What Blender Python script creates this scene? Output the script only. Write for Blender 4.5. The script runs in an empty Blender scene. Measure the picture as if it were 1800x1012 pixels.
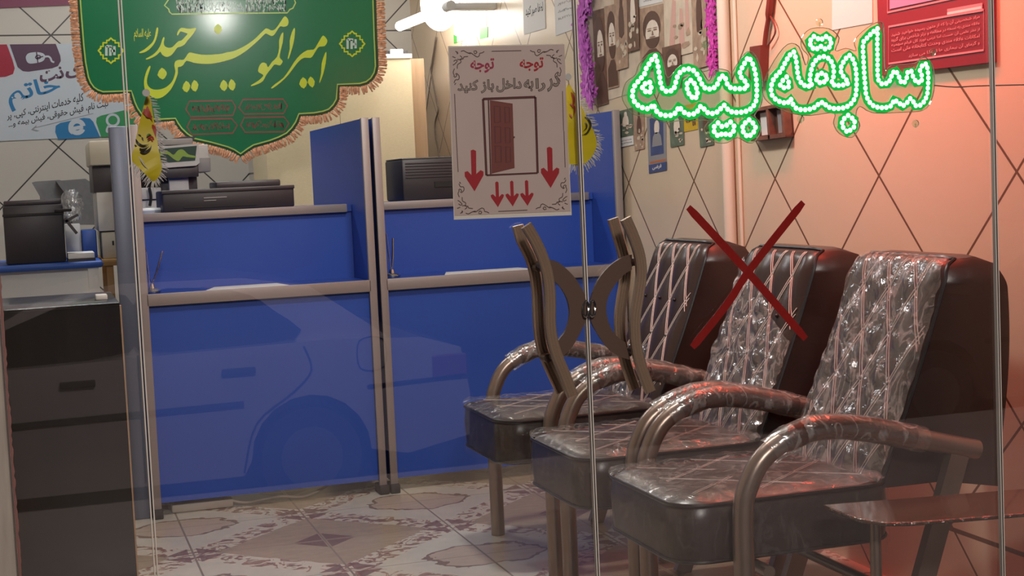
import bpy, bmesh, math, random, unicodedata
from mathutils import Vector, Matrix
random.seed(7)
SC = bpy.context.scene
COL = SC.collection
# ------------------------------------------------------------------ camera
F_PX, CAM_H, YAW, PITCH, ROLL = 2600.0, 1.15, 0.30897, 0.07395, 0.045
_R0 = Vector((math.cos(YAW), -math.sin(YAW), 0))
_F = Vector((math.sin(YAW) * math.cos(PITCH), math.cos(YAW) * math.cos(PITCH), -math.sin(PITCH)))
_U0 = _R0.cross(_F)
_R = _R0 * math.cos(ROLL) - _U0 * math.sin(ROLL)
_U = _R0 * math.sin(ROLL) + _U0 * math.cos(ROLL)
CAM = Vector((0, 0, CAM_H))
cd = bpy.data.cameras.new('camera')
cd.sensor_width = 36.0
cd.lens = 36.0 * F_PX / 1800.0
cd.clip_start = 0.05
cam = bpy.data.objects.new('camera', cd)
cam.matrix_world = Matrix(((_R.x, _U.x, -_F.x, 0), (_R.y, _U.y, -_F.y, 0), (_R.z, _U.z, -_F.z, CAM_H), (0, 0, 0, 1)))
COL.objects.link(cam)
SC.camera = cam
SC.view_settings.view_transform = 'Standard'
SC.view_settings.look = 'None'
SC.view_settings.gamma = 1.0
SC.view_settings.exposure = 0.0
SC.cycles.max_bounces = 8
SC.cycles.transparent_max_bounces = 24
SC.cycles.caustics_reflective = False
SC.cycles.caustics_refractive = False
SC.cycles.sample_clamp_indirect = 4.0
# ------------------------------------------------------------------ world and lamps
w = bpy.data.worlds.new('night_sky')
SC.world = w
w.use_nodes = True
w.node_tree.nodes['Background'].inputs[0].default_value = (0.30, 0.32, 0.42, 1)
w.node_tree.nodes['Background'].inputs[1].default_value = 0.05


def lamp(name, kind, loc, power, color, size=0.1, rot=None, size_y=None, spread=None):
    ld = bpy.data.lights.new(name, kind)
    ld.energy = power
    ld.color = color
    if kind == 'AREA':
        ld.size = size
        if size_y:
            ld.shape = 'RECTANGLE'
            ld.size_y = size_y
    else:
        ld.shadow_soft_size = size
    o = bpy.data.objects.new(name, ld)
    o.location = loc
    if rot:
        o.rotation_euler = rot
    if spread:
        ld.spread = spread
    COL.objects.link(o)
    return o


def aim(loc, to):
    return (Vector(to) - Vector(loc)).to_track_quat('-Z', 'Y').to_euler()


lamp('ceiling_bulb_light', 'POINT', (1.22, 3.95, 2.29), 64, (1.0, 0.97, 0.92), 0.09)
lamp('rear_ceiling_light', 'AREA', (0.4, 6.9, 2.85), 34, (0.97, 0.98, 1.0), 1.0, (0, 0, 0), 0.3)
lamp('red_shop_sign_light', 'AREA', (1.93, 3.15, 2.08), 21, (1.0, 0.07, 0.035), 1.7, aim((1.93, 3.15, 2.08), (2.19, 3.15, 1.62)), 0.08, 2.0)
lamp('street_fill_light', 'AREA', (0.2, -3.4, 4.2), 225, (1.0, 0.92, 0.86), 1.2, aim((0.2, -3.4, 4.2), (1.0, 2.4, 1.0)), 0.6)  # unseen fill, added to brighten the notice and the shop front
lamp('car_fill_light', 'AREA', (1.8, -0.6, 3.4), 370, (1.0, 0.88, 0.83), 1.8, aim((1.8, -0.6, 3.4), (2.0, -4.5, -0.3)), 0.4)  # unseen fill, added so the parked car shows in the glass

# ------------------------------------------------------------------ helpers: materials


def lin(c):
    if isinstance(c, str):
        c = tuple(int(c[i:i + 2], 16) / 255 for i in (0, 2, 4))
    return tuple(x / 12.92 if x <= 0.04045 else ((x + 0.055) / 1.055) ** 2.4 for x in c) + (1,)


MATS = {}


def mat(name, color, rough=0.5, metal=0.0, emit=0.0, ecol=None, var=0.0, vscale=8.0, bump=0.0, bscale=60.0, coat=0.0, stretch=None, spec=0.5):
    if name in MATS:
        return MATS[name]
    m = bpy.data.materials.new(name)
    m.use_nodes = True
    nt = m.node_tree
    b = nt.nodes['Principled BSDF']
    c = lin(color)
    b.inputs['Base Color'].default_value = c
    b.inputs['Roughness'].default_value = rough
    b.inputs['Metallic'].default_value = metal
    b.inputs['Specular IOR Level'].default_value = spec
    if coat:
        b.inputs['Coat Weight'].default_value = coat
        b.inputs['Coat Roughness'].default_value = 0.06
    if emit:
        b.inputs['Emission Color'].default_value = lin(ecol) if ecol else c
        b.inputs['Emission Strength'].default_value = emit
    if var or bump:
        tc = nt.nodes.new('ShaderNodeTexCoord')
        vec = tc.outputs['Object']
        if stretch:
            mp = nt.nodes.new('ShaderNodeMapping')
            mp.inputs['Scale'].default_value = stretch
            nt.links.new(vec, mp.inputs[0])
            vec = mp.outputs[0]
    if var:
        n = nt.nodes.new('ShaderNodeTexNoise')
        n.inputs['Scale'].default_value = vscale
        n.inputs['Detail'].default_value = 5
        nt.links.new(vec, n.inputs['Vector'])
        r = nt.nodes.new('ShaderNodeMapRange')
        r.inputs[1].default_value, r.inputs[2].default_value = 0.3, 0.7
        r.inputs[3].default_value, r.inputs[4].default_value = 1 - var, 1 + var
        nt.links.new(n.outputs[0], r.inputs[0])
        mx = nt.nodes.new('ShaderNodeMix')
        mx.data_type = 'RGBA'
        mx.blend_type = 'MULTIPLY'
        mx.inputs[0].default_value = 1
        mx.inputs[6].default_value = c
        nt.links.new(r.outputs[0], mx.inputs[7])
        nt.links.new(mx.outputs[2], b.inputs['Base Color'])
    if bump:
        n2 = nt.nodes.new('ShaderNodeTexNoise')
        n2.inputs['Scale'].default_value = bscale
        n2.inputs['Detail'].default_value = 4
        nt.links.new(vec, n2.inputs['Vector'])
        bp = nt.nodes.new('ShaderNodeBump')
        bp.inputs['Strength'].default_value = bump
        bp.inputs['Distance'].default_value = 0.01
        nt.links.new(n2.outputs[0], bp.inputs['Height'])
        nt.links.new(bp.outputs[0], b.inputs['Normal'])
    MATS[name] = m
    return m


class NT:
    """small wrapper for building math node graphs"""

    def __init__(s, name):
        s.m = bpy.data.materials.new(name)
        s.m.use_nodes = True
        s.t = s.m.node_tree
        s.b = s.t.nodes['Principled BSDF']
        s.out = s.t.nodes['Material Output']
        MATS[name] = s.m

    def link(s, a, b):
        s.t.links.new(a, b)

    def pos(s):
        g = s.t.nodes.new('ShaderNodeTexCoord')
        x = s.t.nodes.new('ShaderNodeSeparateXYZ')
        s.link(g.outputs['Object'], x.inputs[0])
        s.vec = g.outputs['Object']
        return x.outputs

    def f(s, op, a, b=0.0, c=0.0):
        n = s.t.nodes.new('ShaderNodeMath')
        n.operation = op
        for i, v in enumerate((a, b, c)):
            if isinstance(v, (int, float)):
                n.inputs[i].default_value = v
            else:
                s.link(v, n.inputs[i])
        return n.outputs[0]

    def noise(s, scale, detail=4, vec=None, stretch=None, dist=0.0):
        n = s.t.nodes.new('ShaderNodeTexNoise')
        n.inputs['Scale'].default_value = scale
        n.inputs['Detail'].default_value = detail
        n.inputs['Distortion'].default_value = dist
        v = vec or s.vec
        if stretch:
            mp = s.t.nodes.new('ShaderNodeMapping')
            mp.inputs['Scale'].default_value = stretch
            s.link(v, mp.inputs[0])
            v = mp.outputs[0]
        s.link(v, n.inputs['Vector'])
        return n.outputs[0]

    def mix(s, fac, a, b):
        n = s.t.nodes.new('ShaderNodeMix')
        n.data_type = 'RGBA'
        for i, v in ((0, fac), (6, a), (7, b)):
            if isinstance(v, str):
                n.inputs[i].default_value = lin(v)
            elif isinstance(v, (int, float)):
                n.inputs[i].default_value = v
            else:
                s.link(v, n.inputs[i])
        return n.outputs[2]

    def near_int(s, v):
        return s.f('ABSOLUTE', s.f('SUBTRACT', v, s.f('ROUND', v)))

    def less(s, a, b):
        return s.f('LESS_THAN', a, b)


def wall_material(name, base, line, axis, o_u, o_v, pu, pv, hlines=()):
    n = NT(name)
    p = n.pos()
    u = n.f('DIVIDE', n.f('SUBTRACT', p[axis], o_u), pu)
    v = n.f('DIVIDE', n.f('SUBTRACT', p[2], o_v), pv)
    d1 = n.near_int(n.f('ADD', u, v))
    d2 = n.near_int(n.f('SUBTRACT', u, v))
    g = n.less(n.f('MINIMUM', d1, d2), 0.0085)
    for z, h in hlines:
        g = n.f('MAXIMUM', g, n.less(n.f('ABSOLUTE', n.f('SUBTRACT', p[2], z)), h))
    c = n.mix(n.noise(1.7, 5), base[0], base[1])
    n.link(n.mix(g, c, line), n.b.inputs['Base Color'])
    n.b.inputs['Roughness'].default_value = 0.34
    return n.m


def glass_material(name, tint=(1, 1, 1), refl=1.0, haze=0.0, hcol='ffffff', rough=0.0):
    n = NT(name)
    t = n.t
    tr = t.nodes.new('ShaderNodeBsdfTransparent')
    tr.inputs[0].default_value = tint + (1,)
    gl = t.nodes.new('ShaderNodeBsdfGlossy')
    gl.inputs['Roughness'].default_value = rough
    fr = t.nodes.new('ShaderNodeFresnel')
    fr.inputs['IOR'].default_value = 1.5
    mx = t.nodes.new('ShaderNodeMixShader')
    n.link(n.f('MULTIPLY', fr.outputs[0], refl), mx.inputs[0])
    n.link(tr.outputs[0], mx.inputs[1])
    n.link(gl.outputs[0], mx.inputs[2])
    last = mx.outputs[0]
    if haze:
        df = t.nodes.new('ShaderNodeBsdfDiffuse')
        df.inputs[0].default_value = lin(hcol)
        m2 = t.nodes.new('ShaderNodeMixShader')
        m2.inputs[0].default_value = haze
        n.link(last, m2.inputs[1])
        n.link(df.outputs[0], m2.inputs[2])
        last = m2.outputs[0]
    n.link(last, n.out.inputs[0])
    return n.m


def film_material(name, amount=1.0):
    """crumpled clear plastic: see-through, shiny, with crease highlights painted in white"""
    n = NT(name)
    n.pos()
    t = n.t
    a = n.noise(16, 3, stretch=(1, 1, 0.45), dist=1.2)
    ridge = n.f('ABSOLUTE', n.f('SUBTRACT', a, 0.5))
    crease = n.f('SUBTRACT', 1.0, n.f('MINIMUM', n.f('MULTIPLY', ridge, 26.0), 1.0))  # mask for the wrinkle highlights, painted as diffuse white streaks
    bp = t.nodes.new('ShaderNodeBump')
    bp.inputs['Strength'].default_value = 0.45
    bp.inputs['Distance'].default_value = 0.02
    n.link(n.noise(22, 3, dist=1.0), bp.inputs['Height'])
    tr = t.nodes.new('ShaderNodeBsdfTransparent')
    tr.inputs[0].default_value = (0.97, 0.97, 0.97, 1)
    gl = t.nodes.new('ShaderNodeBsdfGlossy')
    gl.inputs['Roughness'].default_value = 0.19
    n.link(bp.outputs[0], gl.inputs['Normal'])
    df = t.nodes.new('ShaderNodeBsdfDiffuse')
    df.inputs[0].default_value = (0.85, 0.85, 0.82, 1)
    m1 = t.nodes.new('ShaderNodeMixShader')
    m1.inputs[0].default_value = 0.16 * amount
    n.link(tr.outputs[0], m1.inputs[1])
    n.link(gl.outputs[0], m1.inputs[2])
    m2 = t.nodes.new('ShaderNodeMixShader')
    n.link(n.f('ADD', 0.035 * amount, n.f('MULTIPLY', crease, 0.20 * amount)), m2.inputs[0])
    n.link(m1.outputs[0], m2.inputs[1])
    n.link(df.outputs[0], m2.inputs[2])
    n.link(m2.outputs[0], n.out.inputs[0])
    return n.m


def floor_material():
    n = NT('patterned_floor_tile')
    p = n.pos()
    wob = n.f('MULTIPLY', n.f('SUBTRACT', n.noise(9, 4), 0.5), 0.16)
    u = n.f('DIVIDE', n.f('SUBTRACT', p[0], 0.41), 0.42)
    v = n.f('DIVIDE', n.f('SUBTRACT', p[1], 4.735), 0.42)
    a = n.f('MULTIPLY', n.f('ADD', u, v), 0.5)
    b = n.f('MULTIPLY', n.f('SUBTRACT', u, v), 0.5)
    fa, fb = n.f('FLOOR', a), n.f('FLOOR', b)
    ca = n.f('SUBTRACT', n.f('SUBTRACT', a, fa), 0.5)
    cb = n.f('SUBTRACT', n.f('SUBTRACT', b, fb), 0.5)
    par = n.f('GREATER_THAN', n.f('ABSOLUTE', n.f('MODULO', n.f('ADD', fa, fb), 2.0)), 0.5)
    # beige cells with a small dark cut diamond in the middle
    du, dv = n.f('ADD', ca, cb), n.f('SUBTRACT', ca, cb)
    streak = n.noise(30, 4, stretch=(0.5, 1.6, 1), dist=0.8)
    beige = n.mix(streak, '83735f', 'a6957f')
    dia = n.f('MULTIPLY', n.less(n.f('MAXIMUM', n.f('ABSOLUTE', ca), n.f('ABSOLUTE', cb)), 0.125), n.f('GREATER_THAN', n.f('MINIMUM', n.f('ABSOLUTE', du), n.f('ABSOLUTE', dv)), 0.014))
    beige = n.mix(dia, beige, '6d5346')
    # white cells with a brownish cloud
    r = n.f('ADD', n.f('POWER', n.f('MULTIPLY', du, 1.35), 2.0), n.f('POWER', n.f('MULTIPLY', dv, 1.75), 2.0))
    r = n.f('ADD', r, n.f('MULTIPLY', wob, 4.0))
    cloud = n.mix(streak, '9d8b7b', 'b5a697')
    cloud = n.mix(n.less(n.f('ABSOLUTE', n.f('SUBTRACT', r, 0.33)), 0.05), cloud, '76614f')
    white = n.mix(n.noise(14, 3), 'a9a499', 'c3beb3')
    white = n.mix(n.less(r, 0.34), white, cloud)
    c = n.mix(par, beige, white)
    # veined bands along the cell borders
    edge = n.f('MINIMUM', n.f('SUBTRACT', 0.5, n.f('ABSOLUTE', ca)), n.f('SUBTRACT', 0.5, n.f('ABSOLUTE', cb)))
    vein = n.noise(13, 3, dist=2.6)
    band = n.mix(n.f('GREATER_THAN', vein, 0.52), 'bab3a6', '8d7262')
    band = n.mix(n.f('GREATER_THAN', vein, 0.60), band, '74564a')
    c = n.mix(n.less(n.f('ADD', edge, n.f('MULTIPLY', wob, 0.35)), 0.085), c, band)
    # dark bow ties where bands cross
    bow = n.f('MULTIPLY', n.less(n.f('MAXIMUM', n.f('SUBTRACT', 0.5, n.f('ABSOLUTE', ca)), n.f('SUBTRACT', 0.5, n.f('ABSOLUTE', cb))), 0.13),
              n.f('GREATER_THAN', n.f('ABSOLUTE', n.f('SUBTRACT', n.f('ABSOLUTE', ca), n.f('ABSOLUTE', cb))), 0.035))
    c = n.mix(n.f('MULTIPLY', bow, 0.85), c, '6b4a3f')
    g = n.f('MAXIMUM', n.less(n.near_int(u), 0.008), n.less(n.near_int(v), 0.005))
    c = n.mix(g, c, '7d6f60')
    n.link(c, n.b.inputs['Base Color'])
    n.b.inputs['Roughness'].default_value = 0.3
    return n.m


# ------------------------------------------------------------------ helpers: pixels of the photograph to points in the room


def at(px, py, X=None, Y=None, Z=None):
    d = _F + _R * ((px - 900) / F_PX) + _U * ((506 - py) / F_PX)
    t = X / d.x if X is not None else Y / d.y if Y is not None else (Z - CAM_H) / d.z
    return CAM + d * t


def on_y(Y):
    return lambda px, py, o=0.0: at(px, py, Y=Y - o)


def on_x(X):
    return lambda px, py, o=0.0: at(px, py, X=X - o)


def crop(x0, y0, s, fn):
    return lambda cx, cy, o=0.0: fn(x0 + cx / s, y0 + cy / s, o)


def quad_map(tl, tr, br, bl, fn):
    """unit square (u right, v up) to the four corners given in pixels"""
    def g(u, v, o=0.0):
        t = (tl[0] * (1 - u) + tr[0] * u, tl[1] * (1 - u) + tr[1] * u)
        b = (bl[0] * (1 - u) + br[0] * u, bl[1] * (1 - u) + br[1] * u)
        return fn(b[0] * (1 - v) + t[0] * v, b[1] * (1 - v) + t[1] * v, o)
    return g


# ------------------------------------------------------------------ helpers: objects
WLOC = {}


def finish(name, bm, m, parent=None, smooth=None):
    bmesh.ops.recalc_face_normals(bm, faces=bm.faces)
    me = bpy.data.meshes.new(name)
    xs = [v.co for v in bm.verts]
    c = Vector((sum((min(k), max(k))[i] for i in (0, 1)) / 2 for k in zip(*[tuple(v) for v in xs])))
    c.z = min(v.z for v in xs)
    bmesh.ops.translate(bm, verts=bm.verts, vec=-c)
    bm.to_mesh(me)
    bm.free()
    me.materials.append(MATS[m] if isinstance(m, str) else m)
    if smooth is not None:
        me.polygons.foreach_set('use_smooth', [True] * len(me.polygons))
        if smooth:
            me.set_sharp_from_angle(angle=math.radians(smooth))
    o = bpy.data.objects.new(name, me)
    COL.objects.link(o)
    WLOC[o.name] = c.copy()
    if parent:
        o.parent = parent
        o.location = c - WLOC[parent.name]
    else:
        o.location = c
    # textures use the place in the room, so that patterns do not depend on the origin
    return o


def tag(o, label, cat, group=None):
    o['label'] = label
    o['category'] = cat
    if group:
        o['group'] = group
    return o


def thing(name, loc, label, cat, group=None):
    o = bpy.data.objects.new(name, None)
    o.empty_display_size = 0.05
    COL.objects.link(o)
    o.location = loc
    WLOC[o.name] = Vector(loc)
    return tag(o, label, cat, group)


def struct(name, bm, m, smooth=None):
    """the setting keeps its origin at the room's origin: its patterns are laid out in room coordinates"""
    bmesh.ops.recalc_face_normals(bm, faces=bm.faces)
    me = bpy.data.meshes.new(name)
    bm.to_mesh(me)
    bm.free()
    me.materials.append(MATS[m] if isinstance(m, str) else m)
    if smooth is not None:
        me.polygons.foreach_set('use_smooth', [True] * len(me.polygons))
        me.set_sharp_from_angle(angle=math.radians(smooth or 40))
    o = bpy.data.objects.new(name, me)
    COL.objects.link(o)
    o['kind'] = 'structure'
    WLOC[o.name] = Vector((0, 0, 0))
    return o


# ------------------------------------------------------------------ helpers: shapes


def B():
    return bmesh.new()


def add_box(bm, x0, x1, y0, y1, z0, z1, bev=0.0, seg=2):
    vs = [bm.verts.new((x, y, z)) for x in (x0, x1) for y in (y0, y1) for z in (z0, z1)]
    fs = []
    for idx in ((0, 1, 3, 2), (4, 6, 7, 5), (0, 4, 5, 1), (2, 3, 7, 6), (0, 2, 6, 4), (1, 5, 7, 3)):
        fs.append(bm.faces.new([vs[i] for i in idx]))
    if bev:
        es = list({e for f in fs for e in f.edges})
        bmesh.ops.bevel(bm, geom=es, offset=bev, segments=seg, affect='EDGES', profile=0.5)
    return bm


def box(name, m, parent, x0, x1, y0, y1, z0, z1, bev=0.0, seg=2):
    return finish(name, add_box(B(), x0, x1, y0, y1, z0, z1, bev, seg), m, parent, 40 if bev else None)


def add_prism(bm, pts, d):
    """polygon (3D points) given thickness along vector d"""
    d = Vector(d)
    a = [bm.verts.new(p) for p in pts]
    b = [bm.verts.new(Vector(p) + d) for p in pts]
    n = len(a)
    fs = [bm.faces.new(a), bm.faces.new(list(reversed(b)))]
    for i in range(n):
        bm.faces.new([a[i], b[i], b[(i + 1) % n], a[(i + 1) % n]])
    for f in fs:
        f.normal_update()
    bmesh.ops.triangulate(bm, faces=fs)
    return bm


def smooth_poly(pts, n=1, closed=True):
    """Catmull-Rom smoothing of a 2D outline"""
    out = []
    k = len(pts)
    m = k if closed else k - 1
    for i in range(m):
        p0, p1, p2, p3 = [pts[(i + j) % k] if closed else pts[max(0, min(k - 1, i + j))] for j in (-1, 0, 1, 2)]
        for s in range(n):
            t = s / n
            out.append(tuple(0.5 * (2 * b + (c - a) * t + (2 * a - 5 * b + 4 * c - d) * t * t + (3 * b - a - 3 * c + d) * t ** 3)
                             for a, b, c, d in zip(p0, p1, p2, p3)))
    if not closed:
        out.append(tuple(pts[-1]))
    return out


def add_tube(bm, path, r, seg=10, caps=True, closed=False):
    path = [Vector(p) for p in path]
    n = len(path)
    rs = r if isinstance(r, (list, tuple)) else [r] * n
    rings = []
    nrm = None
    for i, p in enumerate(path):
        if closed:
            t = path[(i + 1) % n] - path[i - 1]
        else:
            t = path[min(i + 1, n - 1)] - path[max(i - 1, 0)]
        t.normalize()
        if nrm is None:
            nrm = t.orthogonal().normalized()
        nrm = (nrm - t * nrm.dot(t))
        if nrm.length < 1e-6:
            nrm = t.orthogonal()
        nrm.normalize()
        bi = t.cross(nrm)
        rings.append([bm.verts.new(p + (nrm * math.cos(2 * math.pi * k / seg) + bi * math.sin(2 * math.pi * k / seg)) * rs[i]) for k in range(seg)])
    for i in range(n if closed else n - 1):
        a, b = rings[i], rings[(i + 1) % n]
        for k in range(seg):
            bm.faces.new([a[k], a[(k + 1) % seg], b[(k + 1) % seg], b[k]])
    if caps and not closed:
        bm.faces.new(list(reversed(rings[0])))
        bm.faces.new(rings[-1])
    return bm


def add_ribbon(bm, path, w, nrm, th=0.0012, closed=False):
    """flat band of width w along a path lying in a plane with normal nrm"""
    path = [Vector(p) for p in path]
    nrm = Vector(nrm).normalized()
    n = len(path)
    L, R_ = [], []
    for i, p in enumerate(path):
        t = (path[(i + 1) % n] - path[i - 1]) if closed else (path[min(i + 1, n - 1)] - path[max(i - 1, 0)])
        s = t.normalized().cross(nrm).normalized()
        ww = w[i] if isinstance(w, (list, tuple)) else w
        L.append((bm.verts.new(p + s * ww / 2), bm.verts.new(p + s * ww / 2 + nrm * th)))
        R_.append((bm.verts.new(p - s * ww / 2), bm.verts.new(p - s * ww / 2 + nrm * th)))
    for i in range(n if closed else n - 1):
        j = (i + 1) % n
        bm.faces.new([L[i][0], L[j][0], R_[j][0], R_[i][0]])
        bm.faces.new([L[i][1], R_[i][1], R_[j][1], L[j][1]])
        bm.faces.new([L[i][0], L[i][1], L[j][1], L[j][0]])
        bm.faces.new([R_[i][0], R_[j][0], R_[j][1], R_[i][1]])
    if not closed:
        bm.faces.new([L[0][0], R_[0][0], R_[0][1], L[0][1]])
        bm.faces.new([L[-1][0], L[-1][1], R_[-1][1], R_[-1][0]])
    return bm


def add_sweep(bm, path, sec, nrm):
    """section (side, normal) swept along a path in a plane with normal nrm"""
    path = [Vector(p) for p in path]
    nrm = Vector(nrm).normalized()
    rings = []
    for i, p in enumerate(path):
        t = (path[min(i + 1, len(path) - 1)] - path[max(i - 1, 0)]).normalized()
        s = t.cross(nrm).normalized()
        rings.append([bm.verts.new(p + s * a + nrm * b) for a, b in sec])
    k = len(sec)
    for a, b in zip(rings, rings[1:]):
        for i in range(k):
            bm.faces.new([a[i], a[(i + 1) % k], b[(i + 1) % k], b[i]])
    f = [bm.faces.new(list(reversed(rings[0]))), bm.faces.new(rings[-1])]
    for q in f:
        q.normal_update()
    bmesh.ops.triangulate(bm, faces=f)
    return bm


def add_disc(bm, c, r, nrm, th, seg=20):
    c, nrm = Vector(c), Vector(nrm).normalized()
    a = nrm.orthogonal().normalized()
    b = nrm.cross(a)
    return add_prism(bm, [c + (a * math.cos(2 * math.pi * k / seg) + b * math.sin(2 * math.pi * k / seg)) * r for k in range(seg)], nrm * th)


def add_lathe(bm, prof, c, seg=24):
    rings = [[bm.verts.new((c[0] + r * math.cos(2 * math.pi * k / seg), c[1] + r * math.sin(2 * math.pi * k / seg), c[2] + z)) for k in range(seg)] for r, z in prof]
    for a, b in zip(rings, rings[1:]):
        for k in range(seg):
            bm.faces.new([a[k], a[(k + 1) % seg], b[(k + 1) % seg], b[k]])
    bm.faces.new(list(reversed(rings[0])))
    bm.faces.new(rings[-1])
    return bm


def add_grid(bm, fn, nu, nv, th=None):
    """sheet: fn(u, v) -> point; with th a second layer gives it thickness"""
    g = [[bm.verts.new(fn(i / nu, j / nv)) for i in range(nu + 1)] for j in range(nv + 1)]
    for j in range(nv):
        for i in range(nu):
            bm.faces.new([g[j][i], g[j][i + 1], g[j + 1][i + 1], g[j + 1][i]])
    if th is not None:
        th = Vector(th)
        h = [[bm.verts.new(v.co + th) for v in row] for row in g]
        for j in range(nv):
            for i in range(nu):
                bm.faces.new([h[j][i], h[j + 1][i], h[j + 1][i + 1], h[j][i + 1]])
        rim = [(0, i) for i in range(nu)] + [(j, nu) for j in range(nv)] + [(nv, i) for i in range(nu, 0, -1)] + [(j, 0) for j in range(nv, 0, -1)]
        for a, b in zip(rim, rim[1:] + rim[:1]):
            bm.faces.new([g[a[0]][a[1]], g[b[0]][b[1]], h[b[0]][b[1]], h[a[0]][a[1]]])
    return bm


def add_poly(bm, pts, fn, o=0.0, th=0.0006, nrm=(0, -1, 0), n=1):
    """2D outline through fn onto its plane, as a thin print or cut-out"""
    if n > 1:
        pts = smooth_poly(pts, n)
    return add_prism(bm, [fn(x, y, o) for x, y in pts], Vector(nrm) * th)


# ------------------------------------------------------------------ helpers: lettering
FORMS = {}
for cp in list(range(0xFB50, 0xFBFF + 1)) + list(range(0xFE70, 0xFEFD)):
    dcm = unicodedata.decomposition(chr(cp)).split()
    if len(dcm) == 2 and dcm[0] in ('<initial>', '<medial>', '<final>', '<isolated>'):
        FORMS.setdefault(chr(int(dcm[1], 16)), {})[dcm[0][1:-1]] = chr(cp)


def shape_text(s):
    s = s.replace('لا', '\ufefb')
    out = []
    for i, ch in enumerate(s):
        f = FORMS.get(ch)
        if ch == '\ufefb':
            pv = FORMS.get(s[i - 1], {}) if i else {}
            out.append('\ufefc' if 'initial' in pv else ch)
            continue
        if not f:
            out.append(ch)
            continue
        pv = FORMS.get(s[i - 1], {}) if i else {}
        nx = s[i + 1] if i + 1 < len(s) else ' '
        before = 'initial' in pv and 'final' in f
        after = 'initial' in f and (nx == '\ufefb' or 'final' in FORMS.get(nx, {}))
        k = 'medial' if before and after else 'final' if before else 'initial' if after else 'isolated'
        out.append(f.get(k, ch))
    return ''.join(reversed(out))


_tc = bpy.data.curves.new('lettering', 'FONT')
_tc.resolution_u = 3
_to = bpy.data.objects.new('lettering', _tc)
COL.objects.link(_to)


def text_geo(s, bold=0.0):
    _tc.body = s
    _tc.offset = bold
    dg = bpy.context.evaluated_depsgraph_get()
    dg.update()
    ev = _to.evaluated_get(dg)
    me = ev.to_mesh()
    vs = [(v.co.x, v.co.y) for v in me.vertices]
    fs = [tuple(p.vertices) for p in me.polygons]
    ev.to_mesh_clear()
    return vs, fs


def add_text(bm, s, fn, o=0.0, bold=0.0, farsi=True, ref=0.0):
    """lettering stretched onto the unit square of fn; with ref the box is that of the letters at that boldness"""
    s = shape_text(s) if farsi else s
    vs, fs = text_geo(s, bold)
    if not vs:
        return bm
    rv = text_geo(s, ref)[0] if ref != bold else vs
    x0, x1 = min(v[0] for v in rv), max(v[0] for v in rv)
    y0, y1 = min(v[1] for v in rv), max(v[1] for v in rv)
    q = [bm.verts.new(fn((x - x0) / (x1 - x0), (y - y0) / (y1 - y0), o)) for x, y in vs]
    for f in fs:
        try:
            bm.faces.new([q[i] for i in f])
        except ValueError:
            pass
    return bm


def scribble(bm, fn, o, w, nrm, seed, n=1, amp=0.4):
    """a line of unreadably small handwriting across the unit square"""
    rnd = random.Random(seed)
    for r in range(n):
        x = 0.02
        while x < 0.96:
            L = rnd.uniform(0.06, 0.16)
            pts = []
            for k in range(7):
                pts.append(fn(min(0.99, x + L * k / 6), (r + 0.5 + rnd.uniform(-amp, amp)) / n, o))
            add_ribbon(bm, pts, w * rnd.uniform(0.6, 1.2), nrm, 0.0003)
            x += L + rnd.uniform(0.01, 0.05)
    return bm

# ------------------------------------------------------------------ materials
WX, BY, GY = 2.19, 8.6, 2.40            # right wall, back wall, glass front
wall_material('cream_wall_tile', ('cdb79c', 'd6c2a8'), '6b4c36', 1, 5.317, 1.112, 0.594, 0.6, ((0.2, 0.006),))
wall_material('grey_wall_tile', ('bdb8b0', 'c6c1b9'), '3d3836', 0, 0.147, 1.433, 0.615, 0.615, ((2.05, 0.004),))
floor_material()
glass_material('clear_glass', refl=1.35)
glass_material('clear_acrylic', (0.90, 1.0, 0.90), 1.0, 0.05, 'bfe8c0')
film_material('clear_film', 1.1)
film_material('thin_film', 0.22)
film_material('seat_film', 0.5)
film_material('loose_film', 1.5)
mat('ceiling_paint', 'd8d4cc', 0.8)
mat('plain_wall', 'c9c4ba', 0.7)
mat('stone_jamb', 'a89b8e', 0.6, var=0.15, vscale=14, stretch=(4, 4, 0.6))
mat('glass_edge', 'e2d6ca', 0.4)
mat('blue_laminate', '2a4ba2', 0.42, var=0.03, vscale=3, spec=0.4)
mat('alloy_trim', '8a7f7c', 0.45, 0.2)
mat('steel_post', '525868', 0.38, 0.3, var=0.1, vscale=3, stretch=(9, 9, 0.3))
mat('black_rubber', '17130f', 0.7)
mat('black_plastic', '2b2528', 0.45)
mat('dark_plastic', '3a3336', 0.4, var=0.1, vscale=30)
mat('grey_plastic', '8e8b88', 0.5)
mat('pale_plastic', 'c6c4bf', 0.5)
mat('cream_plastic', 'bdb8a6', 0.5)
mat('white_paper', 'dcdcd8', 0.8)
mat('white_paint', 'd5d6d3', 0.55)
mat('ink', '1d1a1a', 0.7)
mat('dark_wood_veneer', '120e0d', 0.25, var=0.45, vscale=5, stretch=(9, 9, 0.35), coat=0.2)
mat('wood_edge', '9a7f63', 0.5, var=0.15, vscale=12)
mat('brown_wood', 'a88a6c', 0.5, var=0.12, vscale=7, stretch=(6, 6, 0.5))
mat('table_wood', 'b3884c', 0.5, var=0.15, vscale=9)
mat('linen_laminate', 'd3c3a2', 0.6, var=0.06, vscale=80, stretch=(1, 1, 4))
mat('chrome', 'c8c4c0', 0.12, 1.0)
mat('grey_fabric', '6b6a6b', 0.7, var=0.1, vscale=40)
mat('blue_card', '2a55a8', 0.5)


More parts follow.
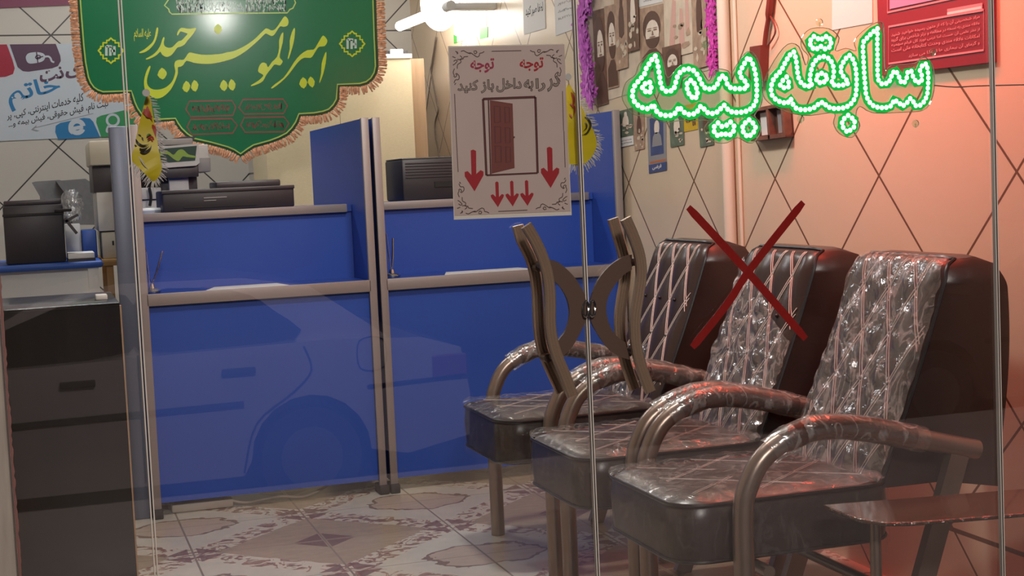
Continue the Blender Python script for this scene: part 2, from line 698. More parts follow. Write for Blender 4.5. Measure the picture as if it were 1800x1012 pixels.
# ------------------------------------------------------------------ the setting
struct('floor', add_box(B(), -1.2, WX, 2.30, BY, -0.12, 0), 'patterned_floor_tile')
struct('wall_right', add_box(B(), WX, WX + 0.15, 2.2, BY + 0.15, -0.12, 2.95), 'cream_wall_tile')
struct('wall_back', add_box(B(), -1.35, WX, BY, BY + 0.15, -0.12, 2.95), 'grey_wall_tile')
struct('wall_left', add_box(B(), -1.35, -1.2, 2.2, BY, -0.12, 2.95), 'plain_wall')
struct('ceiling', add_box(B(), -1.35, WX + 0.15, 2.2, BY + 0.15, 2.95, 3.05), 'ceiling_paint')
struct('wall_front', add_box(B(), -1.35, WX + 0.15, 2.25, 2.36, 2.55, 2.95), 'plain_wall')
struct('trim_1', add_box(B(), -0.32, -0.061, 2.32, 2.43, -0.12, 2.55, 0.004), 'stone_jamb')
struct('wall_front_left', add_box(B(), -1.35, -0.32, 2.25, 2.45, -0.12, 2.55), 'plain_wall')
PANES = [('window_1', -0.060, 0.1455), ('door_1', 0.148, 0.8992), ('door_2', 0.9012, 1.7355), ('window_2', 1.738, WX)]
for nm, x0, x1 in PANES:
    p = struct(nm, add_box(B(), x0, x1, GY - 0.004, GY + 0.004, 0.0, 2.55), 'clear_glass')
    for ex in ((x0, x1) if nm != 'window_2' else (x0,)):
        s = 1 if ex == x0 else -1
        e = finish('glass_edge', add_box(B(), min(ex, ex + s * 0.002), max(ex, ex + s * 0.002), GY - 0.0046, GY + 0.0046, 0.0, 2.55), 'glass_edge', p)
# ragged strip of tape down the left jamb
bm = B()
rnd = random.Random(3)
zs = [0.25 + i * 0.007 for i in range(170)]
L = [bm.verts.new((-0.060, GY - 0.006, z)) for z in zs]
R = [bm.verts.new((-0.0575 + rnd.uniform(0, 0.0022), GY - 0.006, z)) for z in zs]
for i in range(len(zs) - 1):
    bm.faces.new([L[i], R[i], R[i + 1], L[i + 1]])
mat('red_tape_edge', '8c5f58', 0.6)
tag(finish('jamb_tape', bm, 'red_tape_edge'), 'ragged thin reddish strip running down the glass at the left jamb', 'tape')

# white conduit on the right wall
c = at(1279, 250, X=WX - 0.02)
bm = add_tube(B(), [(WX - 0.021, c.y, 0.05), (WX - 0.021, c.y, 2.9)], 0.02, 14)
mat('conduit_white', 'd6c8b6', 0.45)
tag(finish('conduit_pipe', bm, 'conduit_white', None, 40), 'vertical cream pipe running up the tiled wall behind the chairs', 'pipe')
bm = add_tube(B(), [(WX - 0.0065, c.y - 0.055, 0.05), (WX - 0.0065, c.y - 0.055, 2.9)], 0.006, 8)
tag(finish('wall_cable', bm, 'conduit_white', None, 40), 'thin cream cable clipped to the wall just right of the pipe', 'cable')

# ------------------------------------------------------------------ street outside (seen mirrored in the glass)
mat('asphalt', '4a4543', 0.85, var=0.15, vscale=6)
mat('pavement', '5c5350', 0.8, var=0.1, vscale=5)
mat('street_wall', '6a5d58', 0.85, var=0.12, vscale=2)
struct('pavement', add_box(B(), -9, 12, -1.6, 2.29, -0.6, -0.14), 'pavement')
struct('road', add_box(B(), -14, 16, -13, -1.6, -1.0, -0.81), 'asphalt')
mat('silver_paint', 'a49c9c', 0.3, 0.3, coat=0.8)
mat('grey_paint', '5d4c4a', 0.3, 0.3, coat=0.8)
mat('car_glass', '101216', 0.08)
mat('tyre', '151313', 0.8)
mat('wheel_alloy', '8a8480', 0.35, 0.8)
mat('seam_dark', '1c1717', 0.7)
mat('tail_red', '6a3034', 0.25)


def car(x, paint, label, flip):
    """parked saloon, rear wheel at x; built from its side profile"""
    y0, y1, zg = -5.75, -4.12, -0.81
    s = flip
    r = thing('car', (x, (y0 + y1) / 2, zg), label, 'car', 'parked cars mirrored in the glass')

    def P(dx, z, y):
        return (x + s * dx, y, zg + z)

    def arch(cx):
        return [(cx + 0.37 * math.cos(a), 0.33 + 0.37 * math.sin(a)) for a in [math.pi * k / 10 for k in range(11)]]
    prof = [(1.0, 0.36), (1.02, 0.62), (0.97, 0.92), (0.72, 1.0), (0.1, 1.03), (-2.2, 0.98), (-3.2, 0.86), (-3.45, 0.72), (-3.48, 0.34)]
    lower = [(-3.0, 0.26)] + list(reversed(arch(-2.6))) + [(-2.2, 0.24), (-0.42, 0.24)] + list(reversed(arch(0.0))) + [(0.6, 0.28)]
    bm = add_prism(B(), [P(dx, z, y1) for dx, z in prof + lower], (0, y0 - y1, 0))
    finish('body', bm, paint, r)
    roof = [(0.55, 1.0), (0.05, 1.36), (-0.35, 1.43), (-1.1, 1.44), (-1.55, 1.36), (-2.25, 0.98)]
    bm = add_prism(B(), [P(dx, z, y1 - 0.14) for dx, z in roof], (0, y0 - y1 + 0.28, 0))
    finish('roof', bm, paint, r)
    for win in ([(-0.05, 1.04), (-0.17, 1.22), (-0.42, 1.36), (-0.95, 1.37), (-0.98, 1.03)], [(-1.04, 1.03), (-1.04, 1.37), (-1.45, 1.32), (-2.05, 1.02)]):
        bm = add_prism(B(), [P(dx, z, y1 - 0.139) for dx, z in smooth_poly(win, 3)], (0, 0.02, 0))
        finish('side_window', bm, 'car_glass', r)
    for cx in (0.0, -2.6):
        wl = finish('wheel', add_disc(B(), P(cx, 0.31, y1 - 0.2), 0.31, (0, 1, 0), 0.18, 28), 'tyre', r)
        finish('rim', add_disc(B(), P(cx, 0.31, y1 - 0.025), 0.19, (0, 1, 0), 0.015, 20), 'wheel_alloy', wl)
    for seam in ([(-0.02, 1.0), (0.02, 0.85), (-0.1, 0.72), (-0.33, 0.55), (-0.42, 0.26)], [(-1.0, 1.02), (-1.0, 0.26)], [(-2.1, 1.0), (-2.15, 0.3)]):
        finish('door_seam', add_ribbon(B(), [P(dx, z, y1) for dx, z in smooth_poly(seam, 4, False)], 0.012, (0, 1, 0), 0.003), 'seam_dark', r)
    bm = add_ribbon(B(), [P(dx, z, y1) for dx, z in [(-2.2, 0.66), (-0.4, 0.68)]], 0.035, (0, 1, 0), 0.012)
    add_ribbon(bm, [P(dx, z, y1) for dx, z in [(0.36, 0.72), (1.0, 0.74)]], 0.02, (0, 1, 0), 0.012)
    finish('side_moulding', bm, 'seam_dark', r)
    for hx in (-0.32, -1.25):
        bm = add_box(B(), min(x + s * hx, x + s * (hx - 0.2)), max(x + s * hx, x + s * (hx - 0.2)), y1, y1 + 0.025, zg + 0.86, zg + 0.9, 0.008)
        finish('door_handle', bm, 'seam_dark', r)
    bm = add_ribbon(B(), [P(0.4 + 0.075 * a, 0.92 + 0.085 * b, y1) for a, b in smooth_poly([(-1, -1), (1, -1), (1, 1), (-1, 1)], 4)], 0.008, (0, 1, 0), 0.003, True)
    finish('fuel_flap', bm, 'seam_dark', r)
    bm = add_box(B(), min(x + s * 0.78, x + s * 1.005), max(x + s * 0.78, x + s * 1.005), y1 - 0.1, y1 + 0.012, zg + 0.72, zg + 0.88, 0.01)
    finish('tail_lamp', bm, 'tail_red', r)
    return r


car(1.52, 'silver_paint', 'silver saloon car parked across the street, mirrored in the glass over the left blue counter', 1)
car(8.55, 'grey_paint', 'dark saloon car parked ahead, its wheel mirrored in the glass over the nearest chair', 1)

# ------------------------------------------------------------------ blue reception counters


def counter(x0, x1, yf, label):
    r = thing('reception_counter', ((x0 + x1) / 2, yf, 0), label, 'counter', 'blue reception counters')
    ye, top, t = yf + 1.06, 1.395, 0.022
    for xa in (x0 + 0.003, x1 - t - 0.003):
        box('side_panel', 'blue_laminate', r, xa, xa + t, yf + 0.004, ye, 0.045, top - 0.003)
    for xa in (x0, x1 - 0.028):
        p = box('edge_trim', 'alloy_trim', r, xa, xa + 0.028, yf - 0.012, yf + 0.004, 0.03, top, 0.002)
        box('foot', 'black_rubber', r, xa - 0.004, xa + 0.032, yf - 0.03, yf + 0.06, 0, 0.034, 0.004)
    a, b = x0 + 0.026, x1 - 0.026
    box('front_panel', 'blue_laminate', r, a, b, yf + 0.012, yf + 0.03, 0.05, 0.757)
    s = box('lower_shelf', 'blue_laminate', r, a, b, yf + 0.004, yf + 0.27, 0.765, 0.797)
    box('shelf_rail', 'alloy_trim', s, a - 0.004, b + 0.004, yf - 0.012, yf + 0.004, 0.757, 0.80, 0.002)
    box('upper_panel', 'blue_laminate', r, a, b, yf + 0.262, yf + 0.28, 0.797, 1.052)
    s = box('upper_shelf', 'blue_laminate', r, a, b, yf + 0.25, yf + 0.60, 1.052, 1.078)
    box('shelf_rail', 'alloy_trim', s, a, b - 0.02, yf + 0.236, yf + 0.25, 1.05, 1.081, 0.002)
    box('desk_top', 'blue_laminate', r, a, b, yf + 0.3, ye - 0.02, 0.715, 0.74)
    return r


CY = 5.35
counter(0.332, 1.182, CY, 'blue reception counter with two shelves, on the left below the green banner')
counter(1.196, 2.172, CY, 'blue reception counter with two shelves, on the right behind the door pulls')
# post panel left of the counters
bm = add_box(B(), 0.262, 0.329, CY + 0.005, CY + 0.04, 0.0, 1.392, 0.006)
tag(finish('post_panel', bm, 'steel_post', None, 40), 'upright grey metallic post panel at the left end of the blue counter', 'post')

# papers and pen stands on the lower shelves
for px, nm, lab in (((360, 520), 'a', 'white sheet of paper lying on the lower shelf of the left blue counter'),
                    ((790, 935), 'b', 'white sheet of paper lying on the lower shelf of the right blue counter')):
    xa = at(px[0], 510 if nm == 'a' else 485, Z=0.799).x
    xb = at(px[1], 505 if nm == 'a' else 472, Z=0.799).x
    bm = add_prism(B(), [(xa, CY + 0.006, 0.7985), (xb, CY + 0.006, 0.7985), (xb - 0.02, CY + 0.17, 0.7985), (xa + 0.05, CY + 0.17, 0.7985)], (0, 0, 0.0015))
    tag(finish('paper_sheet', bm, 'white_paper'), lab, 'paper', 'papers on the counters')


def pen_stand(x, y, label, lean):
    r = thing('pen_stand', (x, y, 0.7985), label, 'pen stand', 'pen stands on the counters')
    finish('base', add_lathe(B(), [(0.03, 0), (0.032, 0.006), (0.026, 0.012), (0.012, 0.016), (0.008, 0.03), (0.0, 0.032)][:-1], (x, y, 0.7985), 20), 'chrome', r, 40)
    finish('pen', add_tube(B(), [(x, y, 0.825), (x + lean * 0.5, y, 0.88), (x + lean, y + 0.01, 0.945)], [0.002, 0.004, 0.0035], 8), 'chrome', r, 40)
    pts = [(x + 0.004, y, 0.82), (x - 0.012, y - 0.01, 0.87), (x - 0.02, y - 0.012, 0.955), (x - 0.017, y - 0.012, 0.962), (x - 0.012, y - 0.01, 0.93), (x - 0.008, y - 0.02, 0.81)]
    finish('cord', add_tube(B(), smooth_poly(pts, 4, False), 0.0012, 6), 'chrome', r, 40)


q = at(266, 512, Z=0.80)
pen_stand(q.x, CY + 0.1, 'chrome pen stand with leaning pen on the left blue counter', 0.045)
q = at(689, 486, Z=0.80)
pen_stand(q.x, CY + 0.1, 'chrome pen stand with upright pen on the right blue counter', 0.012)

# power strip and cables under the left counter
bm = add_box(B(), 0.40, 0.62, CY + 0.05, CY + 0.10, 0.0, 0.03, 0.006)
mat('dusty_white', 'b9b0a4', 0.6)
tag(finish('power_strip', bm, 'dusty_white', None, 40), 'pale power strip on the floor under the left blue counter', 'power strip')
bm = add_tube(B(), smooth_poly([(0.58, CY + 0.07, 0.034), (0.66, CY + 0.05, 0.012), (0.74, CY + 0.09, 0.008), (0.80, CY + 0.05, 0.02), (0.88, CY + 0.06, 0.008), (0.97, CY + 0.09, 0.03), (1.0, CY + 0.12, 0.045)], 5, False), 0.005, 8)
tag(finish('power_cable', bm, 'dusty_white', None, 40), 'pale cable snaking over the floor under the left blue counter', 'cable')

# printers on the upper shelves
UZ = 1.0785
r = thing('flatbed_printer', (0.70, 5.8, UZ), 'low black printer with slotted front on the top shelf of the left counter', 'printer')
box('body', 'black_plastic', r, 0.452, 0.945, 5.64, 5.93, UZ, UZ + 0.083, 0.008)
box('front_edge', 'dark_plastic', r, 0.450, 0.947, 5.632, 5.642, UZ + 0.07, UZ + 0.084, 0.003)
box('lid', 'dark_plastic', r, 0.66, 0.905, 5.70, 5.93, UZ + 0.083, UZ + 0.108, 0.006)
box('front_mark', 'grey_plastic', r, 0.605, 0.69, 5.6365, 5.6405, UZ + 0.048, UZ + 0.052)
box('front_mark', 'grey_plastic', r, 0.605, 0.65, 5.6365, 5.6405, UZ + 0.038, UZ + 0.041)
box('output_slot', 'black_rubber', r, 0.53, 0.80, 5.636, 5.641, UZ + 0.014, UZ + 0.02)
r = thing('black_printer', (1.52, 5.8, UZ), 'boxy black printer with ribbed front on the top shelf of the right counter', 'printer')
box('body', 'black_plastic', r, 1.372, 1.70, 5.64, 5.93, UZ, UZ + 0.163, 0.008)
for k in range(6):
    box('front_rib', 'dark_plastic', r, 1.385, 1.69, 5.635, 5.641, UZ + 0.09 + k * 0.011, UZ + 0.094 + k * 0.011)
box('tray_recess', 'black_rubber', r, 1.50, 1.68, 5.635, 5.641, UZ + 0.05, UZ + 0.072)
box('top_cover', 'dark_plastic', r, 1.375, 1.697, 5.65, 5.925, UZ + 0.163, UZ + 0.168, 0.002)
c = at(212, 372, Y=5.72)
bm = add_lathe(B(), [(0.05, 0), (0.055, 0.012), (0.045, 0.02), (0.01, 0.022)], (0.408, 5.75, UZ), 18)
tag(finish('white_dish', bm, 'white_paint', None, 40), 'small white dish at the left end of the left counter top shelf', 'dish')

# ------------------------------------------------------------------ dark desk and things at the left
r = thing('dark_desk', (-0.15, 4.6, 0), 'glossy black-brown wooden desk end in the lower left corner', 'desk')
box('front_panel', 'dark_wood_veneer', r, -0.42, 0.222, 4.55, 4.575, 0.0, 0.824)
box('top', 'dark_wood_veneer', r, -0.42, 0.222, 4.548, 5.1, 0.824, 0.834, 0.002)
box('edge_band', 'wood_edge', r, 0.222, 0.2265, 4.55, 4.576, 0.0, 0.824)
bm = add_box(B(), 0.16, 0.195, 4.7, 4.76, 0.834, 0.85, 0.003)
tag(finish('white_box', bm, 'pale_plastic', None, 40), 'tiny white box on the back edge of the black-brown desk', 'box')

DZ = 0.878
r = thing('white_desk', (0.02, 6.8, 0), 'white office desk with a rounded blue edge, behind the black-brown desk', 'desk')
box('front_panel', 'white_paint', r, -0.30, 0.20, 6.63, 6.65, 0.02, DZ - 0.03)
box('leg_panel', 'white_paper', r, 0.20, 0.245, 6.60, 7.15, 0.0, DZ - 0.03)
box('top', 'blue_card', r, -0.30, 0.265, 6.58, 7.2, DZ - 0.03, DZ, 0.012, 3)
r = thing('laser_printer', (0.0, 6.85, DZ), 'black office printer with open paper tray on the white and blue desk', 'printer')
box('body', 'black_plastic', r, -0.13, 0.115, 6.62, 7.0, DZ, DZ + 0.25, 0.01)
box('top_cover', 'dark_plastic', r, -0.125, 0.11, 6.63, 6.99, DZ + 0.25, DZ + 0.272, 0.006)
box('front_band', 'black_rubber', r, -0.132, 0.117, 6.612, 6.622, DZ + 0.205, DZ + 0.215)
bm = add_box(B(), 0.08, 0.15, 6.60, 6.66, DZ + 0.215, DZ + 0.228, 0.003)
finish('tray_hinge', bm, 'black_rubber', r, 40)
finish('paper_tray', add_sweep(B(), [(0.115, 6.66, DZ + 0.17), (0.175, 6.66, DZ + 0.20)], [(-.005, -.06), (.005, -.06), (.005, .06), (-.005, .06)], (0, 1, 0)), 'dark_plastic', r)
finish('paper_tray', add_sweep(B(), [(0.12, 6.66, DZ + 0.185), (0.165, 6.66, DZ + 0.12)], [(-.006, -.06), (.006, -.06), (.006, .06), (-.006, .06)], (0, 1, 0)), 'dark_plastic', r)
r = thing('paper_stack', (0.18, 6.68, DZ), 'stack of white paper in a black tray beside the black office printer', 'paper')
box('tray', 'black_plastic', r, 0.12, 0.235, 6.60, 6.80, DZ, DZ + 0.012)
box('sheets', 'white_paper', r, 0.122, 0.232, 6.605, 6.79, DZ + 0.012, DZ + 0.036, 0.003)
bm = add_box(B(), 0.195, 0.258, 6.95, 7.15, DZ, DZ + 0.125, 0.006)
tag(finish('blue_box_file', bm, 'blue_card', None, 40), 'blue box file standing on the white desk beside the paper stack', 'box file')
bm = add_box(B(), 0.125, 0.19, 6.99, 7.1, DZ, DZ + 0.155, 0.002)
tag(finish('white_card_stack', bm, 'white_paper', None, 40), 'upright white card stack behind the paper tray on the white desk', 'card')
# crumpled clear bag
rnd = random.Random(11)
bm = B()
bmesh.ops.create_icosphere(bm, subdivisions=3, radius=0.045, matrix=Matrix.Translation((0.165, 7.06, DZ + 0.24)))
for v in bm.verts:
    d = v.co - Vector((0.165, 7.06, DZ + 0.24))
    v.co += d * rnd.uniform(-0.25, 0.35)
    v.co.z += d.z * 0.5
tag(finish('plastic_bag', bm, 'loose_film', None, 0), 'crumpled clear plastic bag beside the black office printer', 'bag')
# grey office chair behind the desk
r = thing('office_chair', (0.12, 7.75, 0), 'grey office chair with winged backrest behind the white desk', 'chair')
fn = on_y(7.7)
bm = add_poly(B(), [(56, 321), (62, 319), (105, 316), (112, 320), (128, 352), (138, 362), (138, 395), (75, 395), (70, 345)], fn, 0, 0.06, (0, 1, 0))
finish('backrest', bm, 'grey_fabric', r)
bm = add_poly(B(), [(98, 318), (150, 314), (163, 322), (168, 350), (170, 395), (128, 395), (116, 342)], fn, 0.03, 0.05, (0, 1, 0))
finish('headrest', bm, 'grey_fabric', r)
box('seat', 'grey_fabric', r, -0.08, 0.33, 7.62, 7.9, 0.48, 0.58, 0.03)
finish('post', add_tube(B(), [(0.12, 7.76, 0.02), (0.12, 7.76, 0.5)], 0.03, 12), 'black_plastic', r, 40)
finish('base', add_lathe(B(), [(0.28, 0), (0.28, 0.03), (0.05, 0.07), (0.03, 0.09)], (0.12, 7.76, 0), 20), 'black_plastic', r, 40)

# photocopiers behind the counter
r = thing('wooden_table', (0.62, 7.05, 0), 'light wooden table carrying the cream photocopier, left of the blue counter', 'table')
box('top', 'table_wood', r, 0.27, 0.52, 6.86, 7.4, 0.84, 0.87, 0.004)
for x, y in ((0.29, 6.88), (0.48, 6.88), (0.29, 7.36), (0.48, 7.36)):
    box('leg', 'table_wood', r, x, x + 0.03, y, y + 0.03, 0, 0.84)
TZ = 0.87
fn = on_y(6.9)
P = lambda px, py: fn(px, py)
r = thing('cream_photocopier', (0.40, 7.1, TZ), 'cream photocopier with dark upper bay on the wooden table left of the counter', 'photocopier')
xa, xb = P(165, 400).x, 0.515
box('lower_body', 'cream_plastic', r, xa + 0.03, xb, 6.9, 7.35, TZ, TZ + 0.12, 0.006)
box('body', 'pale_plastic', r, xa + 0.02, xb, 6.9, 7.35, TZ + 0.125, TZ + 0.30, 0.006)
box('output_bay', 'dark_plastic', r, xa + 0.01, xb, 6.93, 7.35, TZ + 0.30, TZ + 0.42, 0.004)
box('scanner_unit', 'cream_plastic', r, xa, xb, 6.88, 7.35, TZ + 0.42, TZ + 0.53, 0.01)
box('hinge_mark', 'black_rubber', r, xa + 0.075, xa + 0.083, 6.896, 6.901, TZ + 0.06, TZ + 0.08)

Y0 = 6.30
fn = on_y(Y0)
r = thing('office_copier', (0.6, 6.55, 0.0), 'tall grey office copier with green wave panel standing behind the left counter', 'photocopier')
X = lambda px, py=300: fn(px, py).x
Z = lambda px, py: fn(px, py).z
box('cabinet', 'pale_plastic', r, X(228), X(372), Y0 + 0.12, 6.84, 0.0, 1.13, 0.01)
box('body', 'pale_plastic', r, X(228), X(285), Y0 + 0.10, 6.84, 1.13, Z(250, 330), 0.006)
box('neck', 'pale_plastic', r, X(298), X(333), Y0 + 0.06, 6.8, 1.1, Z(315, 302), 0.004)
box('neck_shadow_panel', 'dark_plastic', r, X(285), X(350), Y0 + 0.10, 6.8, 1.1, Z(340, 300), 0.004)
box('output_tray', 'dark_plastic', r, X(270), X(350), Y0 + 0.02, 6.8, Z(310, 312), Z(310, 292), 0.004)
box('scanner_unit', 'pale_plastic', r, X(262), X(371), Y0 + 0.045, 6.84, Z(310, 292), Z(340, 254), 0.008)
box('side_block', 'grey_plastic', r, X(349), X(372), Y0 + 0.02, 6.7, Z(360, 302), Z(360, 276), 0.006)
bm = add_poly(B(), [(276, 258), (349, 252), (351, 286), (345, 291), (276, 296)], fn, 0, 0.03, (0, 1, 0))
pn = finish('control_panel', bm, 'pale_plastic', r)
bm = add_poly(B(), [(277, 262), (346, 256), (343, 282), (277, 287)], fn, 0.002, 0.004, (0, 1, 0))
mat('panel_green_dark', '1d3f33', 0.3)
finish('panel_print', bm, 'panel_green_dark', pn)
mat('panel_green_light', '86a83a', 0.35)
bm = B()
for s_ in ([(278, 272), (286, 266), (296, 266), (305, 272), (313, 264), (322, 263), (331, 271), (343, 274), (343, 277), (329, 276), (321, 275), (314, 283), (305, 279), (296, 272), (288, 270), (278, 277)],):
    add_poly(bm, s_, fn, 0.003, 0.0015, (0, 1, 0), 3)
finish('panel_wave', bm, 'panel_green_light', pn)
box('lid', 'grey_plastic', r, X(268), X(345), Y0 + 0.06, 6.8, Z(310, 254), Z(310, 243), 0.006)
bm = add_poly(B(), [(262, 248), (300, 244), (322, 240), (345, 240), (339, 246), (315, 250), (262, 252)], fn, -0.07, 0.3, (0, 1, 0))
finish('feeder_tray', bm, 'dark_plastic', r)
bm = add_tube(B(), smooth_poly([(X(263), Y0 + 0.08, Z(263, 330)), (X(265), Y0 + 0.075, Z(263, 345)), (X(262), Y0 + 0.08, Z(262, 362))], 4, False), 0.006, 8)
finish('cable', bm, 'black_rubber', r)

# tall cupboard at the back
KY = 7.6
fn = on_y(KY)
x0, x1 = fn(470, 300).x, fn(722, 102).x
r = thing('tall_cupboard', ((x0 + x1) / 2, KY, 0), 'tall cream linen-finish cupboard standing behind the blue counters', 'cupboard')
box('body', 'linen_laminate', r, x0, x1, KY + 0.02, KY + 0.5, 0, 1.80)
for a, b in ((x0, (x0 + x1) / 2 - 0.001), ((x0 + x1) / 2 + 0.001, x1)):
    box('door', 'linen_laminate', r, a, b, KY, KY + 0.019, 0.05, 1.80)
box('top_board', 'white_paint', r, x0 - 0.005, x1 + 0.005, KY - 0.01, KY + 0.5, 1.80, 1.824, 0.002)
box('stile', 'brown_wood', r, x1 + 0.002, x1 + 0.075, KY + 0.02, KY + 0.5, 0, 1.80)
xm = fn(704, 95).x
r = thing('small_white_box', (xm, KY + 0.12, 1.825), 'small white box with dark ends on top of the tall cream cupboard', 'box')
box('box', 'white_paint', r, xm - 0.04, xm + 0.03, KY + 0.06, KY + 0.2, 1.825, 1.855, 0.003)
box('dark_end', 'black_plastic', r, xm - 0.10, xm - 0.042, KY + 0.07, KY + 0.2, 1.825, 1.847)
box('dark_end', 'black_plastic', r, xm + 0.032, xm + 0.055, KY + 0.07, KY + 0.2, 1.825, 1.847)
# projecting pilaster left of the cupboard
fn = on_y(8.45)
struct('trim_2', add_box(B(), fn(444, 300).x, fn(470, 300).x, 8.42, BY, 0, 2.95), 'grey_wall_tile')

# tube lamp on the right wall near the back
r = thing('tube_lamp', (2.0, 7.35, 2.0), 'glaring white tube lamp with added round bulb on the wall above the tall cupboard', 'lamp')
mat('tube_glow', 'ffffff', 0.4, emit=14, ecol='fff4e4')
finish('tube', add_tube(B(), [(1.95, 6.95, 1.985), (1.95, 7.9, 2.0)], 0.026, 14), 'tube_glow', r, 40)
finish('end_cap', add_tube(B(), [(1.95, 6.86, 1.984), (1.95, 6.95, 1.985)], 0.024, 14), 'white_paint', r, 40)
bm = B()
bmesh.ops.create_uvsphere(bm, u_segments=24, v_segments=16, radius=0.105, matrix=Matrix.Translation((1.985, 7.2, 2.03)) @ Matrix.Diagonal((0.9, 0.9, 1.25, 1)))
mat('bloom_glow', 'ffffff', 0.4, emit=9, ecol='fff4e4')
finish('bloom', bm, 'bloom_glow', r, 0)  # added globe, its glow stands for the bloom around the tube
box('bracket', 'white_paint', r, 1.97, WX, 6.9, 6.98, 1.97, 2.0, 0.004)
lt = lamp('tube_lamp_light', 'POINT', (2.07, 7.42, 1.98), 7, (1.0, 0.96, 0.9), 0.1)
# loose cables on the wall by the lamp
fn = on_x(WX - 0.008)
bm = add_tube(B(), smooth_poly([fn(*p)[:] for p in ((766, 66), (760, 110), (758, 128), (768, 180), (770, 195), (765, 215), (766, 240), (772, 272), (773, 278))], 4, False), 0.0045, 8)
mat('cable_grey', '6b5d52', 0.6)
tag(finish('hanging_cable', bm, 'cable_grey', None, 0), 'wavy grey cable hanging down the wall from the tube lamp', 'cable')
bm = add_tube(B(), smooth_poly([fn(*p)[:] for p in ((768, 66), (764, 95), (757, 140), (750, 190), (745, 224), (744, 240))], 4, False), 0.003, 8)
tag(finish('hanging_cable', bm, 'cable_grey', None, 0), 'thin straight cable crossing the wavy one beside the tall cupboard', 'cable')

# ------------------------------------------------------------------ service banner on the back wall
N_Y = (0, -1, 0)
fn = on_y(BY - 0.002)
mat('banner_white', 'b9c2cc', 0.6)
mat('banner_purple', '54384f', 0.6)
mat('banner_red', '9c1f38', 0.6)
mat('banner_blue', '1f72a8', 0.6)
mat('banner_green', '2f8a55', 0.6)
mat('banner_grey', '8b929a', 0.6)
mat('ink_black', '17171b', 0.7)
bm = add_poly(B(), [(-42, 79), (240, 75), (240, 237), (-42, 250)], fn, 0, 0.004)
ban = tag(finish('service_banner', bm, 'banner_white'), 'white service banner with purple, blue and green tabs on the back wall', 'banner')
o = 0.0045


def prt(name, m, pts, n=1, off=0.0):
    return finish(name, add_poly(B(), pts, fn, o + off, 0.0005, N_Y, n), m, ban)


prt('tab', 'banner_red', [(-30, 79), (12, 78), (22, 105), (26, 120), (23, 130), (10, 135), (-30, 138)])
prt('tab', 'banner_purple', [(17, 78), (98, 77), (106, 98), (107, 107), (102, 116), (92, 120), (50, 126), (40, 125), (31, 118)])
prt('tab', 'banner_blue', [(102, 245), (97, 232), (98, 221), (106, 216), (147, 207), (158, 208), (164, 214), (176, 241)])
prt('tab', 'banner_green', [(178, 241), (169, 215), (170, 207), (178, 203), (230, 191), (238, 191), (238, 239)])
cf = crop(0, 60, 5.058, fn)
bm = B()
add_poly(bm, [(232, 195), (250, 172), (290, 162), (340, 160), (385, 172), (402, 195), (395, 225), (370, 245), (320, 257), (265, 262), (240, 245), (230, 215)], cf, o + 0.001, 0.0005, N_Y, 2)
add_ribbon(bm, [cf(x, y, o + 0.001) for x, y in smooth_poly([(400, 200), (430, 198), (450, 215), (460, 240), (482, 250)], 4, False)], 0.010, N_Y, 0.0005)
finish('mouse_picture', bm, 'banner_white', ban)
bm = B()
for pts in ([(325, 160), (330, 205), (338, 258)], [(330, 210), (385, 198)]):
    add_ribbon(bm, [cf(x, y, o + 0.002) for x, y in pts], 0.006, N_Y, 0.0004)
add_ribbon(bm, [cf(x, y, o + 0.002) for x, y in smooth_poly([(318, 200), (335, 188), (358, 195), (358, 212), (335, 220), (318, 212)], 3)], 0.006, N_Y, 0.0004, True)
finish('mouse_lines', bm, 'banner_purple', ban)
bm = B()
add_text(bm, 'نت', quad_map((355, 325), (545, 290), (570, 385), (360, 430), cf), o, 0.03)
add_text(bm, 'ی', quad_map((585, 300), (725, 268), (735, 370), (590, 398), cf), o, 0.03)
finish('lettering', bm, 'banner_purple', ban)
bm = B()
add_text(bm, 'خاتم', quad_map((60, 440), (500, 380), (560, 560), (95, 690), cf), o, 0.02)
finish('lettering', bm, 'banner_blue', ban)
bm = B()
add_text(bm, 'کلیه خدمات اینترنتی، کپی، پر', quad_map((60, 705), (740, 520), (745, 620), (65, 775), cf), o, 0.012)
add_text(bm, 'ثبت نام، فیش حقوقی، فیش بیمه و...', quad_map((75, 780), (960, 575), (965, 670), (80, 850), cf), o, 0.012)
finish('lettering', bm, 'ink_black', ban)
bm = B()
add_ribbon(bm, [cf(x, y, o) for x, y in ((830, 705), (300, 835))], 0.004, N_Y, 0.0004)
add_poly(bm, [(275, 850), (325, 808), (322, 826), (300, 845), (350, 858), (325, 866)], cf, o, 0.0005)
finish('arrow', bm, 'banner_grey', ban)
bm = B()
add_ribbon(bm, [cf(685 + 55 * math.cos(a), 825 + 52 * math.sin(a), o + 0.001) for a in [0.35 + 0.2 * k for k in range(30)]], 0.026, N_Y, 0.0005)
add_ribbon(bm, [cf(x, y, o + 0.0015) for x, y in ((640, 842), (738, 822))], 0.02, N_Y, 0.0005)
add_ribbon(bm, [cf(x, y, o + 0.0015) for x, y in smooth_poly([(640, 890), (618, 860), (622, 815), (660, 790)], 4, False)], [0.003 + 0.0012 * k for k in range(13)], N_Y, 0.0005)
finish('tab_symbol', bm, 'banner_white', ban)
bm = B()
add_ribbon(bm, [cf(1003 + 52 * math.cos(a), 765 + 50 * math.sin(a), o + 0.001) for a in [0.21 * k for k in range(30)]], 0.013, N_Y, 0.0005, True)
add_ribbon(bm, [cf(x, y, o + 0.001) for x, y in smooth_poly([(965, 815), (950, 850), (955, 868), (985, 850)], 4, False)], 0.012, N_Y, 0.0005)
finish('tab_symbol', bm, 'banner_white', ban)
bm = add_poly(B(), [(-30, -60), (128, -60), (127, 9), (8, 14), (-30, 15)], fn, 0, 0.01)
